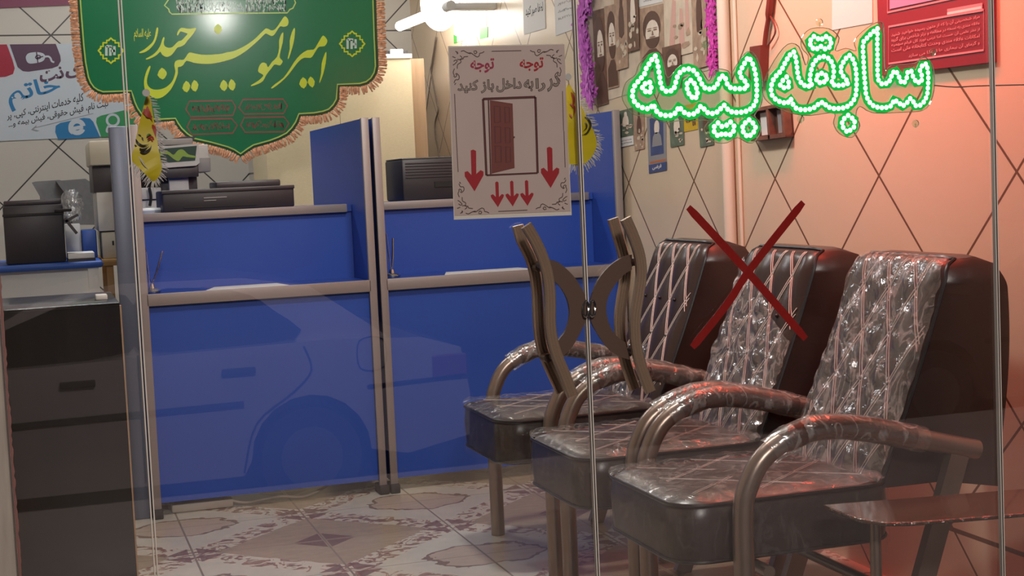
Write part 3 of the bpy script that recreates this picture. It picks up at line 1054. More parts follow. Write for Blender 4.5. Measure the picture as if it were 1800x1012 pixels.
mat('maroon_board', '7a3553', 0.5)
tag(finish('maroon_board', bm, 'maroon_board'), 'dark pink board high on the back wall above the service banner', 'board')

# ------------------------------------------------------------------ green religious banner with fringe, hanging above the counter
HY = 6.9
fn = on_y(HY)
cb = crop(120, 0, 3.103, fn)
edge = [(62, -60), (70, 60), (85, 250), (95, 340), (110, 420), (122, 450), (140, 475), (162, 490), (190, 500), (345, 495), (352, 520), (365, 560), (380, 592), (400, 620), (430, 645), (485, 650), (585, 645), (600, 672), (620, 700), (652, 730), (690, 755), (780, 775), (870, 800), (905, 815), (940, 838),
        (975, 812), (1010, 790), (1100, 765), (1150, 746), (1190, 725), (1218, 697), (1240, 665), (1258, 620), (1340, 615), (1390, 606), (1420, 595), (1445, 570), (1462, 540), (1468, 460), (1590, 455), (1625, 445), (1650, 425), (1668, 395), (1675, 360), (1672, 280), (1668, 200), (1660, -60)]


def offset(pts, d):
    out = []
    for i, p in enumerate(pts):
        a, b = pts[max(0, i - 1)], pts[min(len(pts) - 1, i + 1)]
        l1 = math.hypot(p[0] - a[0], p[1] - a[1]) or 1
        l2 = math.hypot(b[0] - p[0], b[1] - p[1]) or 1
        tx = ((p[0] - a[0]) / l1 if i else 0) + ((b[0] - p[0]) / l2 if i < len(pts) - 1 else 0)
        ty = ((p[1] - a[1]) / l1 if i else 0) + ((b[1] - p[1]) / l2 if i < len(pts) - 1 else 0)
        l = math.hypot(tx, ty) or 1
        out.append((p[0] - ty / l * d, p[1] + tx / l * d))
    return out


outer = offset(edge, 20)
mat('green_vinyl', '00804f', 0.3, coat=0.3, spec=0.25)
MATS['green_vinyl'].node_tree.nodes['Principled BSDF'].inputs['Coat Roughness'].default_value = 0.13
mat('green_vinyl_dark', '0a4a1c', 0.25)
mat('yellow_print', 'd9f000', 0.3)
mat('pale_lime_print', 'b9e06a', 0.3)
mat('white_print', 'd2ece0', 0.3)
mat('red_print', '8c4a3c', 0.35)
mat('cord_fringe', 'e2ab84', 0.7, var=0.4, vscale=90)
ban = thing('green_banner', fn(425, 285), 'green religious hanging banner with yellow calligraphy and orange cord fringe', 'banner')
finish('banner_sheet', add_prism(B(), [cb(x, y) for x, y in outer], (0, 0.008, 0)), 'green_vinyl', ban)
o = 0.0008
bm = add_ribbon(B(), [cb(x, y, o) for x, y in offset(edge, 11)], 0.016, N_Y, 0.0005)
finish('dark_border', bm, 'green_vinyl_dark', ban)
bm = add_ribbon(B(), [cb(x, y, o + 0.0008) for x, y in edge], 0.0062, N_Y, 0.0005)
finish('border_line', bm, 'pale_lime_print', ban)
# cord fringe: loops hanging square to the edge
bm = B()
rnd = random.Random(5)
path = offset(edge, 18)
for (ax, ay), (bx, by) in zip(path, path[1:]):
    l = math.hypot(bx - ax, by - ay)
    nx, ny = -(by - ay) / l, (bx - ax) / l
    k = max(1, int(l / 9.0))
    for i in range(k):
        t = (i + rnd.random() * 0.6) / k
        x, y = ax + (bx - ax) * t, ay + (by - ay) * t
        L = rnd.uniform(40, 48)
        j = rnd.uniform(-6, 6)
        jj = rnd.uniform(-7, 7)
        add_tube(bm, [cb(x, y, 0.001), cb(x + nx * L * .5 + ny * j, y + ny * L * .5 - nx * j, 0.005 + rnd.uniform(0, .005)), cb(x + nx * L + ny * jj, y + ny * L - nx * jj, 0.003)], [0.004, 0.0052, 0.004], 5)
finish('cord_fringe', bm, 'cord_fringe', ban, 60)['kind'] = 'stuff'
A_ = crop(230, 0, 5.62, fn)
D_ = crop(400, 0, 5.62, fn)
sh = lambda pts: [(x + 955, y) for x, y in pts]
CALL = [
    [(255, 275), (270, 275), (268, 320), (250, 390), (225, 440), (180, 490), (130, 518), (90, 525), (85, 515), (130, 490), (180, 450), (215, 415), (235, 370), (245, 320)],
    [(325, 365), (333, 380), (325, 420), (335, 455), (370, 472), (410, 465), (445, 430), (475, 405), (500, 400), (530, 370), (560, 335), (540, 325), (495, 310), (480, 325), (465, 350), (455, 340), (470, 300), (500, 275), (540, 280), (590, 285), (640, 275), (638, 300), (600, 355), (560, 400), (530, 440), (490, 462), (460, 470), (430, 510), (400, 545), (360, 562), (330, 555), (305, 535), (290, 510), (260, 540), (210, 570), (160, 588), (150, 578), (210, 545), (260, 500), (295, 440), (310, 390)],
    [(185, 650), (195, 660), (180, 710), (162, 770), (160, 820), (180, 860), (220, 882), (270, 885), (330, 870), (375, 840), (410, 800), (430, 750), (440, 700), (430, 650), (440, 605), (480, 590), (520, 590), (545, 560), (575, 520), (620, 525), (700, 540), (800, 540), (900, 530)]
    + sh([(0, 515), (60, 505), (160, 460), (250, 400), (310, 345), (360, 295), (390, 280), (430, 300), (460, 295), (490, 265), (530, 205), (565, 160), (595, 185), (603, 220), (590, 255), (550, 265), (520, 260), (490, 300), (460, 345), (430, 355), (390, 335), (370, 335), (330, 375), (270, 430), (200, 490), (120, 545), (50, 580)])
    + [(955, 595), (880, 615), (790, 630), (700, 630), (620, 620), (550, 600), (520, 640), (490, 660), (465, 665), (465, 720), (450, 770), (425, 830), (390, 890), (340, 940), (290, 968), (240, 972), (190, 945), (150, 910), (135, 870), (130, 800), (145, 730), (165, 680)],
    [(305, 668), (352, 710), (350, 745), (315, 785), (262, 740)],
    [(545, 798), (588, 845), (555, 912), (508, 872)], [(625, 790), (668, 835), (640, 905), (592, 865)],
    [(915, 788), (958, 840), (925, 900), (878, 855)], [(990, 780), (1035, 830), (1010, 895), (962, 855)],
    [(860, 235), (900, 285), (865, 340), (820, 290)],
    sh([(660, 275), (667, 300), (660, 380), (640, 470), (605, 578), (595, 570), (615, 480), (615, 400), (635, 320)]),
    sh([(548, 320), (552, 340), (545, 420), (525, 500), (515, 565), (535, 590), (545, 610), (520, 645), (490, 640), (460, 640), (430, 680), (405, 710), (380, 745), (350, 800), (300, 830), (240, 850), (235, 840), (300, 800), (345, 760), (350, 738), (310, 715), (302, 690), (320, 640), (350, 617), (385, 630), (400, 665), (440, 610), (490, 560), (510, 470), (510, 400), (530, 340)]),
    sh([(970, 515), (978, 530), (970, 620), (945, 730), (915, 810), (907, 808), (925, 720), (930, 630), (950, 560)]),
    sh([(945, 350), (980, 385), (985, 415), (960, 455), (915, 460), (890, 475), (850, 540), (820, 572), (760, 570), (710, 600), (660, 660), (600, 740), (530, 810), (450, 870), (430, 868), (470, 830), (550, 770), (610, 690), (660, 610), (720, 540), (790, 495), (850, 490), (880, 450), (915, 390)]),
    sh([(745, 762), (788, 812), (755, 875), (708, 830)]), sh([(820, 755), (862, 805), (840, 865), (792, 815)])]
bm = B()
for s in CALL:
    add_poly(bm, s, A_, o, 0.0005, N_Y, 2)
add_text(bm, 'علیه السلام', quad_map((32, 285), (198, 285), (198, 405), (32, 405), A_), o, 0.02)
finish('calligraphy', bm, 'yellow_print', ban)


def medallion(cx, cy):
    bm = B()
    st = [(-3, -3), (-3, -1.6), (-3.9, -.9), (-4.8, 0)]
    pts = []
    for k in range(4):
        ca, sa = math.cos(k * math.pi / 2), math.sin(k * math.pi / 2)
        for x, y in [(-4.8, 0), (-3.9, -.9), (-3.9, -1.6), (-3, -1.6), (-3, -3), (-1.6, -3), (-1.6, -3.9), (-.9, -3.9)]:
            pts.append((cx + (x * ca - y * sa) * 4.6, cy + (x * sa + y * ca) * 4.6))
    add_ribbon(bm, [fn(x, y, o) for x, y in pts], 0.0085, N_Y, 0.0005, True)
    finish('medallion', bm, 'yellow_print', ban)
    bm = B()
    for a, b in (((-8, -8), (-8, 9)), ((-1, -7), (-1, 9)), ((6, -8), (6, 8)), ((-8, -8), (2, -7)), ((0, 1), (7, 0))):
        add_ribbon(bm, [fn(cx + a[0], cy + a[1], o), fn(cx + b[0], cy + b[1], o)], 0.011, N_Y, 0.0005)
    finish('medallion_letter', bm, 'white_print', ban)


medallion(195, 89)
medallion(619, 77)
bm = add_ribbon(B(), [cb(x, y, o) for x, y in [(545, -40), (545, 0), (525, 30), (548, 50), (552, 65), (565, 77), (1195, 70), (1208, 52), (1225, 45), (1240, 15), (1230, -8), (1230, -40)]], 0.006, N_Y, 0.0005)
finish('cartouche_line', bm, 'pale_lime_print', ban)
for qd, sd in ((((585, -20), (745, -20), (745, 68), (590, 68)), 20), (((965, -20), (1188, -20), (1185, 66), (965, 66)), 40), (((745, 10), (960, 10), (960, 68), (745, 68)), 47)):
    bm = B()
    for i in range(1 if sd == 47 else 2):
        scribble(bm, quad_map(*qd, cb), o, 0.0045, N_Y, sd + i, 2, 0.6)
    finish('white_calligraphy', bm, 'white_print', ban)
cc = crop(280, 150, 6.43, fn)
for k, pts in enumerate(([(340, 180), (820, 170), (865, 245), (830, 340), (355, 355), (300, 270)], [(945, 160), (1400, 155), (1447, 230), (1405, 318), (960, 325), (900, 250)],
                         [(355, 385), (820, 375), (880, 450), (830, 540), (365, 555), (315, 470)], [(960, 365), (1410, 355), (1465, 430), (1410, 525), (970, 530), (920, 450)])):
    bm = add_ribbon(B(), [cc(x, y, o) for x, y in pts], 0.0068, N_Y, 0.0005, True)
    xs, ys = [p[0] for p in pts], [p[1] for p in pts]
    q = quad_map((min(xs) + 60, min(ys) + 40), (max(xs) - 60, min(ys) + 30), (max(xs) - 60, max(ys) - 40), (min(xs) + 60, max(ys) - 30), cc)
    for i in range(2):
        scribble(bm, q, o, 0.003, N_Y, 60 + k * 9 + i, 1, 0.42)
    finish('red_cartouche', bm, 'red_print', ban)
for px in (160, 420, 640):
    p = fn(px, -60)
    finish('hanging_cord', add_tube(B(), [(p.x, HY + 0.004, p.z - 0.02), (p.x, HY + 0.004, 2.95)], 0.002, 6), 'ink', ban)

# ------------------------------------------------------------------ things on the glass: poster
gi = on_y(GY + 0.0052)          # inside face of the doors
go = on_y(GY - 0.0052)          # street face
N_IN = (0, 1, 0)
mat('laminate_border', 'f0e6d8', 0.3)
mat('poster_mauve', 'd3bcb2', 0.35, var=0.04, vscale=9)
mat('poster_red', 'b02a30', 0.4)
mat('poster_pink', 'a8344f', 0.4)
mat('poster_brown', '5f3430', 0.45)
mat('poster_door', '7a3f38', 0.45)
mat('poster_stone', 'a5968a', 0.45)
mat('poster_ink', '5a4a40', 0.5)
bm = add_poly(B(), [(788, 81), (990, 77), (1005, 378), (798, 386)], gi, 0, 0.0012, N_IN)
pos = tag(finish('door_notice', bm, 'laminate_border'), 'mauve laminated notice with brown door picture and red arrows taped to the glass', 'notice')
o = 0.0004


def ptr(name, m, bm):
    return finish(name, bm, m, pos)


ptr('notice_print', 'poster_mauve', add_poly(B(), [(789.5, 83.5), (992, 78), (1003, 371), (799, 379)], gi, o, 0.0003))
o = 0.0008
pu = crop(780, 70, 6.326, gi)
pl = crop(780, 230, 5.952, gi)
for x0 in (300, 848):
    bm = B()
    add_text(bm, 'توجه', quad_map((x0, 222 if x0 == 300 else 212), (x0 + 257, 208 if x0 == 300 else 198), (x0 + 257, 360 if x0 == 300 else 345), (x0, 365 if x0 == 300 else 350), pu), o, 0.03)
    ptr('red_lettering', 'poster_pink' if x0 == 300 else 'poster_red', bm)
WORDS = [('در', (1150, 395, 1285, 575)), ('را', (1020, 425, 1130, 575)), ('به', (890, 440, 998, 575)), ('داخل', (582, 425, 868, 582)), ('باز', (412, 440, 560, 592)), ('کنید', (152, 445, 385, 592))]
for nm, m, bld, oo in (('dark_lettering', 'poster_ink', 0.045, o), ('light_lettering', 'poster_stone', -0.003, o + 0.0003)):
    bm = B()
    for s, (x0, y0, x1, y1) in WORDS:
        add_text(bm, s, quad_map((x0, y0 + 4), (x1, y0 - 4), (x1, y1 - 4), (x0, y1 + 4), pu), oo, bld, True, 0.04)
    ptr(nm, m, bm)
# picture of a door
fr = [(849, 174), (941, 170.5), (945, 304), (855, 308)]
bm = B()
for a, b in zip(fr, fr[1:] + fr[:1]):
    add_ribbon(bm, [gi(*a, o), gi(*b, o)], 0.0042 if a in (fr[0], fr[1], fr[3]) else 0.003, N_Y, 0.0003)
add_ribbon(bm, [gi(858.5, 176, o), gi(862.5, 306, o)], 0.0024, N_Y, 0.0003)
ptr('frame_picture', 'poster_brown', bm)
ptr('door_picture', 'poster_door', add_poly(B(), [(861, 176), (901, 182), (904.5, 295), (864, 305)], gi, o + 0.0002, 0.0003))
bm = B()
for y0 in (186, 222, 256):
    for x0, w_ in ((868.5, 10), (887, 8)):
        d = (y0 - 176) * 0.025
        q = [(x0 + d, y0 + (x0 - 868) * .1), (x0 + w_ + d, y0 + 1 + (x0 - 868) * .1), (x0 + w_ + d + .7, y0 + 28), (x0 + d + .7, y0 + 29.5)]
        add_ribbon(bm, [gi(*p, o + 0.0006) for p in q], 0.0017, N_Y, 0.0002, True)
add_disc(bm, gi(903.5, 241, o + 0.0006), 0.0016, N_Y, 0.0004, 10)
ptr('door_panel_lines', 'poster_brown', bm)


def arrow(fx, pts):
    ptr('red_arrow', 'poster_red', add_poly(B(), pts, fx, o, 0.0003))


arrow(pl, [(282, 205), (308, 195), (338, 210), (340, 450), (385, 410), (415, 425), (415, 465), (322, 632), (220, 475), (218, 430), (250, 420), (290, 462)])
arrow(pl, [(1078, 178), (1105, 165), (1135, 182), (1140, 420), (1180, 383), (1208, 395), (1206, 440), (1118, 597), (1018, 440), (1017, 398), (1045, 385), (1088, 425)])
for dx, dy in ((0, 0), (155, -8), (310, -14)):
    arrow(pl, [(538 + dx, 540 + dy), (556 + dx, 527 + dy), (573 + dx, 540 + dy), (578 + dx, 690 + dy), (608 + dx, 660 + dy), (630 + dx, 668 + dy), (626 + dx, 690 + dy), (567 + dx, 797 + dy), (495 + dx, 695 + dy), (491 + dx, 672 + dy), (515 + dx, 662 + dy), (545 + dx, 692 + dy)])
# thin frame rules and corner flourishes
bm = B()
for f2, a, b in ((pu, (532, 127), (862, 120)), (pu, (120, 600), (137, 1010)), (pu, (1320, 570), (1332, 1010)), (pl, (128, 0), (150, 430)), (pl, (1257, 0), (1270, 382)), (pl, (570, 842), (875, 828))):
    add_ribbon(bm, [f2(*a, o), f2(*b, o)], 0.0013, N_Y, 0.0003)
FL = [[(450, 130), (425, 145), (400, 150), (395, 175), (370, 190), (330, 165), (300, 145), (270, 150)], [(330, 130), (355, 122), (368, 140), (350, 155), (335, 140)], [(300, 155), (255, 140), (220, 120), (190, 130)],
      [(270, 185), (225, 190), (215, 210), (180, 215)], [(150, 130), (150, 160)], [(130, 125), (160, 150)], [(180, 175), (205, 200), (185, 220), (150, 215)], [(95, 185), (130, 200)], [(185, 220), (190, 250), (155, 275), (150, 320)],
      [(110, 240), (130, 225), (150, 235), (120, 270), (100, 280)], [(120, 320), (105, 360), (120, 400)], [(130, 375), (145, 395), (125, 415), (110, 400)], [(140, 370), (170, 400), (165, 440), (130, 445), (115, 480)], [(135, 480), (120, 500)]]
for f2, mx, my in ((lambda x, y, o_: pu(x, y, o_), 0, 0), (lambda x, y, o_: pu(1410 - x, y - 14, o_), 0, 0)):
    for s in FL:
        add_ribbon(bm, [f2(x, y, o) for x, y in smooth_poly(s, 3, False)], 0.0014, N_Y, 0.0003)
for f2 in (lambda x, y, o_: pl(145 + (x - 100) * .94, 868 - (y - 120) * .88, o_), lambda x, y, o_: pl(1292 - (x - 100) * .94, 825 - (y - 120) * .88, o_)):
    for s in FL:
        add_ribbon(bm, [f2(x, y, o) for x, y in smooth_poly(s, 3, False)], 0.0014, N_Y, 0.0003)
ptr('ornament', 'poster_ink', bm)

# ------------------------------------------------------------------ LED sign
mat('led_white', 'e8fff0', 0.3, emit=3.2, ecol='c8ffd8')
mat('led_halo_green', '0fae46', 0.4, emit=0.42, ecol='08d848')
fl = crop(1090, 80, 5.623, gi)
f2 = crop(1330, 30, 4.4, gi)
LED_L = [[(345, 105), (320, 120), (305, 150), (285, 180), (260, 212), (248, 250), (240, 278), (220, 305), (198, 332), (175, 357), (150, 385), (133, 412), (123, 445), (117, 485), (125, 530), (145, 565), (175, 592), (205, 610), (240, 622), (275, 625), (302, 612), (325, 580), (348, 632), (368, 665), (400, 683), (450, 692), (500, 690), (535, 675), (558, 648), (578, 605), (605, 635), (640, 670), (690, 685), (740, 672), (770, 640), (793, 600), (818, 612), (838, 645), (872, 670), (920, 672), (968, 652), (998, 615), (1025, 590), (1045, 612), (1072, 645), (1112, 660), (1180, 662), (1240, 650), (1290, 625), (1325, 585), (1345, 535), (1348, 480), (1348, 420), (1345, 360), (1340, 310), (1330, 255), (1315, 200), (1295, 155), (1265, 115), (1237, 155), (1215, 200), (1190, 240), (1177, 280), (1195, 315), (1225, 345), (1252, 378), (1252, 420), (1215, 427), (1160, 427), (1100, 425), (1062, 398), (1045, 350), (1032, 302), (990, 302), (972, 352), (952, 397), (918, 424), (870, 432), (825, 415), (800, 372), (780, 325), (755, 280), (720, 245), (670, 230), (622, 240), (585, 270), (562, 312), (548, 360), (540, 402), (520, 440), (480, 455), (440, 450), (412, 420), (397, 370), (390, 320), (382, 270), (375, 220), (365, 165)],
         [(290, 365), (250, 372), (215, 412), (240, 450), (278, 468), (306, 448), (302, 400)],
         [(695, 345), (660, 375), (660, 430), (680, 482), (722, 525), (757, 508), (762, 460), (748, 408), (727, 368)],
         [(965, 765), (918, 810), (930, 868), (975, 898), (1015, 862), (1065, 890), (1110, 868), (1130, 805), (1088, 755), (1040, 795), (1000, 800)],
         [(1272, 735), (1217, 778), (1202, 825), (1222, 870), (1260, 902), (1310, 870), (1337, 812), (1312, 768)]]
LED_R = [[(285, 270), (250, 297), (225, 340), (205, 377), (190, 412), (160, 442), (132, 472), (115, 512), (108, 560), (117, 605), (147, 640), (190, 660), (235, 667), (262, 632), (275, 670), (303, 705), (347, 718), (400, 715), (450, 697), (487, 662), (515, 660), (545, 695), (600, 708), (660, 705), (710, 687), (745, 652), (765, 600), (770, 540), (770, 480), (767, 420), (758, 370), (740, 325), (715, 295), (685, 322), (660, 362), (645, 402), (655, 445), (685, 477), (708, 512), (660, 527), (605, 530), (575, 512), (590, 470), (594, 420), (588, 370), (565, 325), (520, 305), (475, 315), (440, 350), (422, 400), (412, 450), (408, 500), (428, 530), (385, 537), (345, 517), (322, 470), (312, 420), (308, 370), (300, 318)],
         [(230, 463), (190, 500), (178, 532), (220, 552), (252, 535), (242, 492)], [(500, 435), (462, 455), (460, 490), (490, 510), (535, 497), (545, 457)],
         [(440, 150), (405, 190), (420, 235), (455, 252), (492, 225), (527, 247), (567, 230), (577, 180), (540, 148), (490, 178)],
         [(705, 760), (662, 795), (655, 840), (700, 892), (750, 850), (757, 797)],
         [(932, 90), (895, 117), (862, 150), (825, 190), (818, 240), (822, 300), (825, 360), (828, 420), (832, 480), (838, 540), (842, 590), (857, 640), (887, 680), (940, 700), (990, 702), (1037, 687), (1062, 640), (1092, 660), (1128, 688), (1162, 660), (1185, 630), (1207, 650), (1222, 685), (1262, 682), (1297, 650), (1317, 600), (1322, 540), (1325, 480), (1322, 420), (1312, 362), (1280, 370), (1260, 412), (1277, 460), (1272, 503), (1235, 507), (1208, 467), (1193, 418), (1165, 425), (1158, 470), (1138, 510), (1108, 497), (1095, 452), (1075, 417), (1045, 432), (1035, 480), (1010, 512), (965, 517), (935, 482), (932, 420), (932, 360), (932, 300), (930, 240), (930, 180), (932, 130)]]
sign = thing('led_sign', gi(1375, 250), 'glowing green LED word sign of bead letters hung on the door glass', 'sign')
PANEL_L = [(20, 500), (60, 360), (150, 290), (190, 180), (300, 80), (390, 80), (430, 180), (470, 320), (560, 240), (690, 190), (800, 240), (880, 350), (920, 260), (980, 230), (1070, 250), (1095, 280), (1180, 150), (1260, 60), (1340, 100), (1400, 280), (1410, 480), (1390, 600), (1330, 690), (1380, 760), (1390, 850), (1330, 950), (1260, 960), (1160, 910), (1060, 960), (960, 960), (870, 910), (830, 820), (870, 740), (700, 745), (600, 740), (450, 760), (300, 710), (140, 680), (60, 600)]
PANEL_R = [(60, 490), (140, 330), (240, 210), (330, 230), (380, 370), (400, 300), (350, 240), (350, 160), (420, 90), (560, 90), (640, 160), (610, 260), (690, 240), (770, 260), (755, 190), (820, 110), (930, 40), (985, 80), (992, 400), (1040, 375), (1220, 360), (1290, 305), (1360, 370), (1378, 520), (1350, 650), (1290, 720), (1150, 735), (900, 740), (800, 690), (770, 760), (800, 840), (740, 930), (640, 900), (595, 820), (600, 740), (420, 760), (280, 745), (120, 680), (50, 600)]
mat('acrylic_rim', 'd8c9a0', 0.25, spec=0.8)
for f_, pn, leds in ((fl, PANEL_L, LED_L), (f2, PANEL_R, LED_R)):
    sp = smooth_poly(pn, 3)
    bm = add_prism(B(), [f_(x, y, -0.008) for x, y in sp], (0, 0.003, 0))
    pnl = finish('acrylic_panel', bm, 'clear_acrylic', sign)
    finish('panel_rim', add_tube(B(), [f_(x, y, -0.0095) for x, y in sp], 0.0007, 5, True, True), 'acrylic_rim', pnl)
    for pts in leds:
        P3 = [f_(x, y, -0.0065) for x, y in pts]
        P3.append(P3[0])
        acc = [0]
        for a, b in zip(P3, P3[1:]):
            acc.append(acc[-1] + (b - a).length)
        nb = max(6, round(acc[-1] / 0.0095))
        strip = finish('led_halo', add_ribbon(B(), P3[:-1], 0.0188, N_Y, 0.0012, True), 'led_halo_green', sign)  # glowing band added behind the beads as their green halo
        bm = B()
        j = 0
        for k in range(nb):
            d = acc[-1] * k / nb
            while acc[j + 1] < d:
                j += 1
            t = (d - acc[j]) / (acc[j + 1] - acc[j])
            p = P3[j].lerp(P3[j + 1], t) + Vector((0, -0.0014, 0))
            bmesh.ops.create_uvsphere(bm, u_segments=8, v_segments=5, radius=0.0044, matrix=Matrix.Translation(p) @ Matrix.Diagonal((1, 0.55, 1, 1)))
        b_ = finish('led_beads', bm, 'led_white', strip, 0)
for px, py in ((1441, 39), (1610, 217), (1640, 92), (1240, 78), (1408, 209)):
    p = gi(px, py)
    bm = add_disc(B(), p, 0.0068, N_IN, 0.003, 18)
    add_ribbon(bm, [p + Vector((0, 0.003, 0)), p + Vector((0, 0.003, -0.008))], 0.0025, N_Y, 0.002)
    finish('suction_hook', bm, 'clear_acrylic', sign, 40)
finish('power_wire', add_tube(B(), [gi(x, y, -0.009) for x, y in smooth_poly([(1642, 150), (1680, 153), (1720, 151), (1800, 149), (1840, 148)], 3, False)], 0.0012, 6), 'cable_grey', sign)

# ------------------------------------------------------------------ red tape cross
ft = crop(1180, 330, 3.373, go)
mat('red_tape', '8a1612', 0.35, var=0.08, vscale=40, bump=0.15, bscale=60, stretch=(1, 1, 1))
t = thing('tape_cross', go(1315, 600), 'dark red tape cross stuck on the door glass over the chairs', 'tape')
for k, pts in enumerate(([(100, 115), (450, 495), (797, 895)], [(782, 85), (470, 480), (330, 690), (125, 945)])):
    path = smooth_poly(pts, 6, False)
    a = path[0]
    wd = [0.0148] * len(path)
    wd[0] = wd[-1] = 0.011
    finish('tape_strip', add_ribbon(B(), [ft(x, y, 0.0003 * k) for x, y in path], wd, N_Y, 0.0003), 'red_tape', t)
del a

# ------------------------------------------------------------------ door pulls
mat('bronze_metal', 'b59d89', 0.3, 0.5)
mat('bronze_satin', '665044', 0.45, 0.4)
hs = 2.893
SEC = [(-.0094, -.004), (-.0074, -.0068), (-.005, -.004), (-.0025, -.0072), (0, -.004), (.0025, -.0072), (.005, -.004), (.0074, -.0068), (.0094, -.004), (.0094, .004), (-.0094, .004)]


def pull(label, door, out_pts, in_pts, cres_o, cres_i, knobs_o, knobs_i, ring):
    fo = crop(890, 370, hs, on_y(GY - 0.030))
    fi = crop(890, 370, hs, on_y(GY + 0.034))
    fg = crop(890, 370, hs, on_y(GY - 0.0052))
    r = thing('door_pull', fg(400, 940), label, 'door handle', 'door pulls on the glass doors')
    for f_, pts, nm in ((fo, out_pts, 'pull_bar'), (fi, in_pts, 'pull_bar')):
        finish(nm, add_sweep(B(), [f_(x, y) for x, y in smooth_poly(pts, 4, False)], SEC, N_IN), 'bronze_metal', r, 30)
    finish('crescent_plate', add_prism(B(), [fg(x, y) for x, y in smooth_poly(cres_o, 3, False) + list(reversed(smooth_poly(cres_i, 3, False)))], (0, -0.006, 0)), 'bronze_satin', r)
    for kx, ky in knobs_o:
        p = fo(kx, ky)
        finish('mounting_boss', add_disc(B(), (p.x, GY - 0.0052, p.z), 0.0075, (0, -1, 0), 0.021, 16), 'bronze_satin', r, 40)
    for kx, ky in knobs_i:
        p = fi(kx, ky)
        finish('mounting_boss', add_disc(B(), (p.x, GY + 0.0052, p.z), 0.0075, (0, 1, 0), 0.0255, 16), 'bronze_satin', r, 40)
    finish('lock_eye', add_tube(B(), [fg(ring[0] + 14 * math.cos(a_), ring[1] + 40 * math.sin(a_), 0.009 + 0.004 * math.sin(a_)) for a_ in [2 * math.pi * k / 16 for k in range(16)]], 0.0022, 8, True, True), 'chrome', r, 40)


pull('ribbed bronze S-shaped door pull with crescent plate on the left glass door', 0,
     [(100, 75), (150, 160), (192, 260), (215, 360), (222, 460), (222, 560), (232, 650), (258, 740), (295, 830), (335, 940)],
     [(58, 75), (78, 150), (122, 240), (147, 330), (158, 430), (162, 530), (168, 620), (182, 700), (218, 790), (278, 920)],
     [(212, 248), (262, 264), (330, 325), (375, 390), (398, 450), (400, 545), (375, 610), (330, 690), (270, 752)],
     [(220, 345), (262, 378), (300, 440), (316, 505), (312, 560), (295, 610), (270, 645), (240, 680)],
     [(196, 275), (262, 745)], [(142, 285), (185, 742)], (404, 500))
pull('ribbed bronze S-shaped door pull with crescent plate on the right glass door', 1,
     [(605, 40), (645, 130), (677, 230), (685, 330), (672, 430), (655, 540), (655, 640), (668, 730), (695, 820), (732, 920)],
     [(542, 40), (565, 120), (588, 200), (605, 280), (603, 350), (590, 430), (578, 520), (577, 610), (590, 700), (612, 790), (652, 905)],
     [(632, 222), (580, 240), (515, 285), (460, 355), (425, 450), (424, 550), (450, 610), (505, 690), (560, 735), (622, 757)],
     [(632, 300), (592, 325), (545, 380), (512, 440), (502, 500), (512, 560), (535, 612), (565, 645), (600, 668)],
     [(676, 262), (665, 712)], [(600, 262), (594, 712)], (438, 498))

# ------------------------------------------------------------------ pennants hanging on the glass
mat('pennant_yellow', 'cdb80f', 0.42, var=0.12, vscale=20)
mat('pennant_red', 'a83a22', 0.4)
mat('pennant_black', '2a2208', 0.4)
mat('pennant_green', '4f7a2a', 0.4)
mat('white_fringe', 'c9c5c0', 0.8)


def pennant(label, out, marks, fringe, hook, seed, Yp):
    f_ = on_y(Yp)
    r = thing('yellow_pennant', f_(*max(out, key=lambda p: p[1])), label, 'flag', 'yellow pennants on the door glass')
    xs, ys = [p[0] for p in out], [p[1] for p in out]

    def wav(px, py, o=0.0):
        return f_(px, py, o + 0.0025 * math.sin((px - min(xs)) * 0.22 + py * 0.01) * min(1, (py - min(ys)) / 60))
    bm = B()
    c_ = smooth_poly(out, 3)
    add_prism(bm, [wav(x, y) for x, y in c_], (0, 0.0015, 0))
    finish('cloth', bm, 'pennant_yellow', r, 50)
    for m, polys in marks:
        bm = B()
        for p in polys:
            if isinstance(p, tuple):        # a brush stroke: path and widths in pixels
                path = smooth_poly(p[0], 5, False)
                k_ = len(path) - 1
                wd = [max(0.25, p[1] * math.sin(math.pi * min(0.97, 0.06 + i / k_))) * 0.00094 for i in range(k_ + 1)]
                add_ribbon(bm, [wav(x, y, 0.0012) for x, y in path], wd, N_Y, 0.0004)
            else:
                add_prism(bm, [wav(x, y, 0.0012) for x, y in smooth_poly(p, 3)], (0, -0.0004, 0))
        finish('print', bm, m, r)
    bm = B()
    rnd = random.Random(seed)
    fr_ = smooth_poly(fringe[::-1], 6, False)
    for (ax, ay), (bx, by) in zip(fr_, fr_[1:]):
        l = math.hypot(bx - ax, by - ay) or 1
        nx, ny = -(by - ay) / l, (bx - ax) / l
        for k in range(max(1, int(l / 1.5))):
            t = rnd.random()
            L = rnd.uniform(6, 13)
            x, y = ax + (bx - ax) * t, ay + (by - ay) * t
            gx, gy = nx * L + rnd.uniform(-2, 2), ny * L + 3 + rnd.uniform(-1, 3)
            add_tube(bm, [wav(x, y), wav(x + gx * .6, y + gy * .5, rnd.uniform(-.002, .003)), wav(x + gx, y + gy, rnd.uniform(-.002, .003))], [0.0009, 0.0008, 0.0005], 4)
    finish('fringe', bm, 'white_fringe', r)['kind'] = 'stuff'
    p = gi(*hook)
    bm = add_disc(B(), p, 0.006, N_IN, 0.004, 16)
    add_tube(bm, [p + Vector((0, 0.003, 0)), f_(*out[0])], 0.0011, 6)
    finish('suction_hook', bm, 'white_fringe', r)


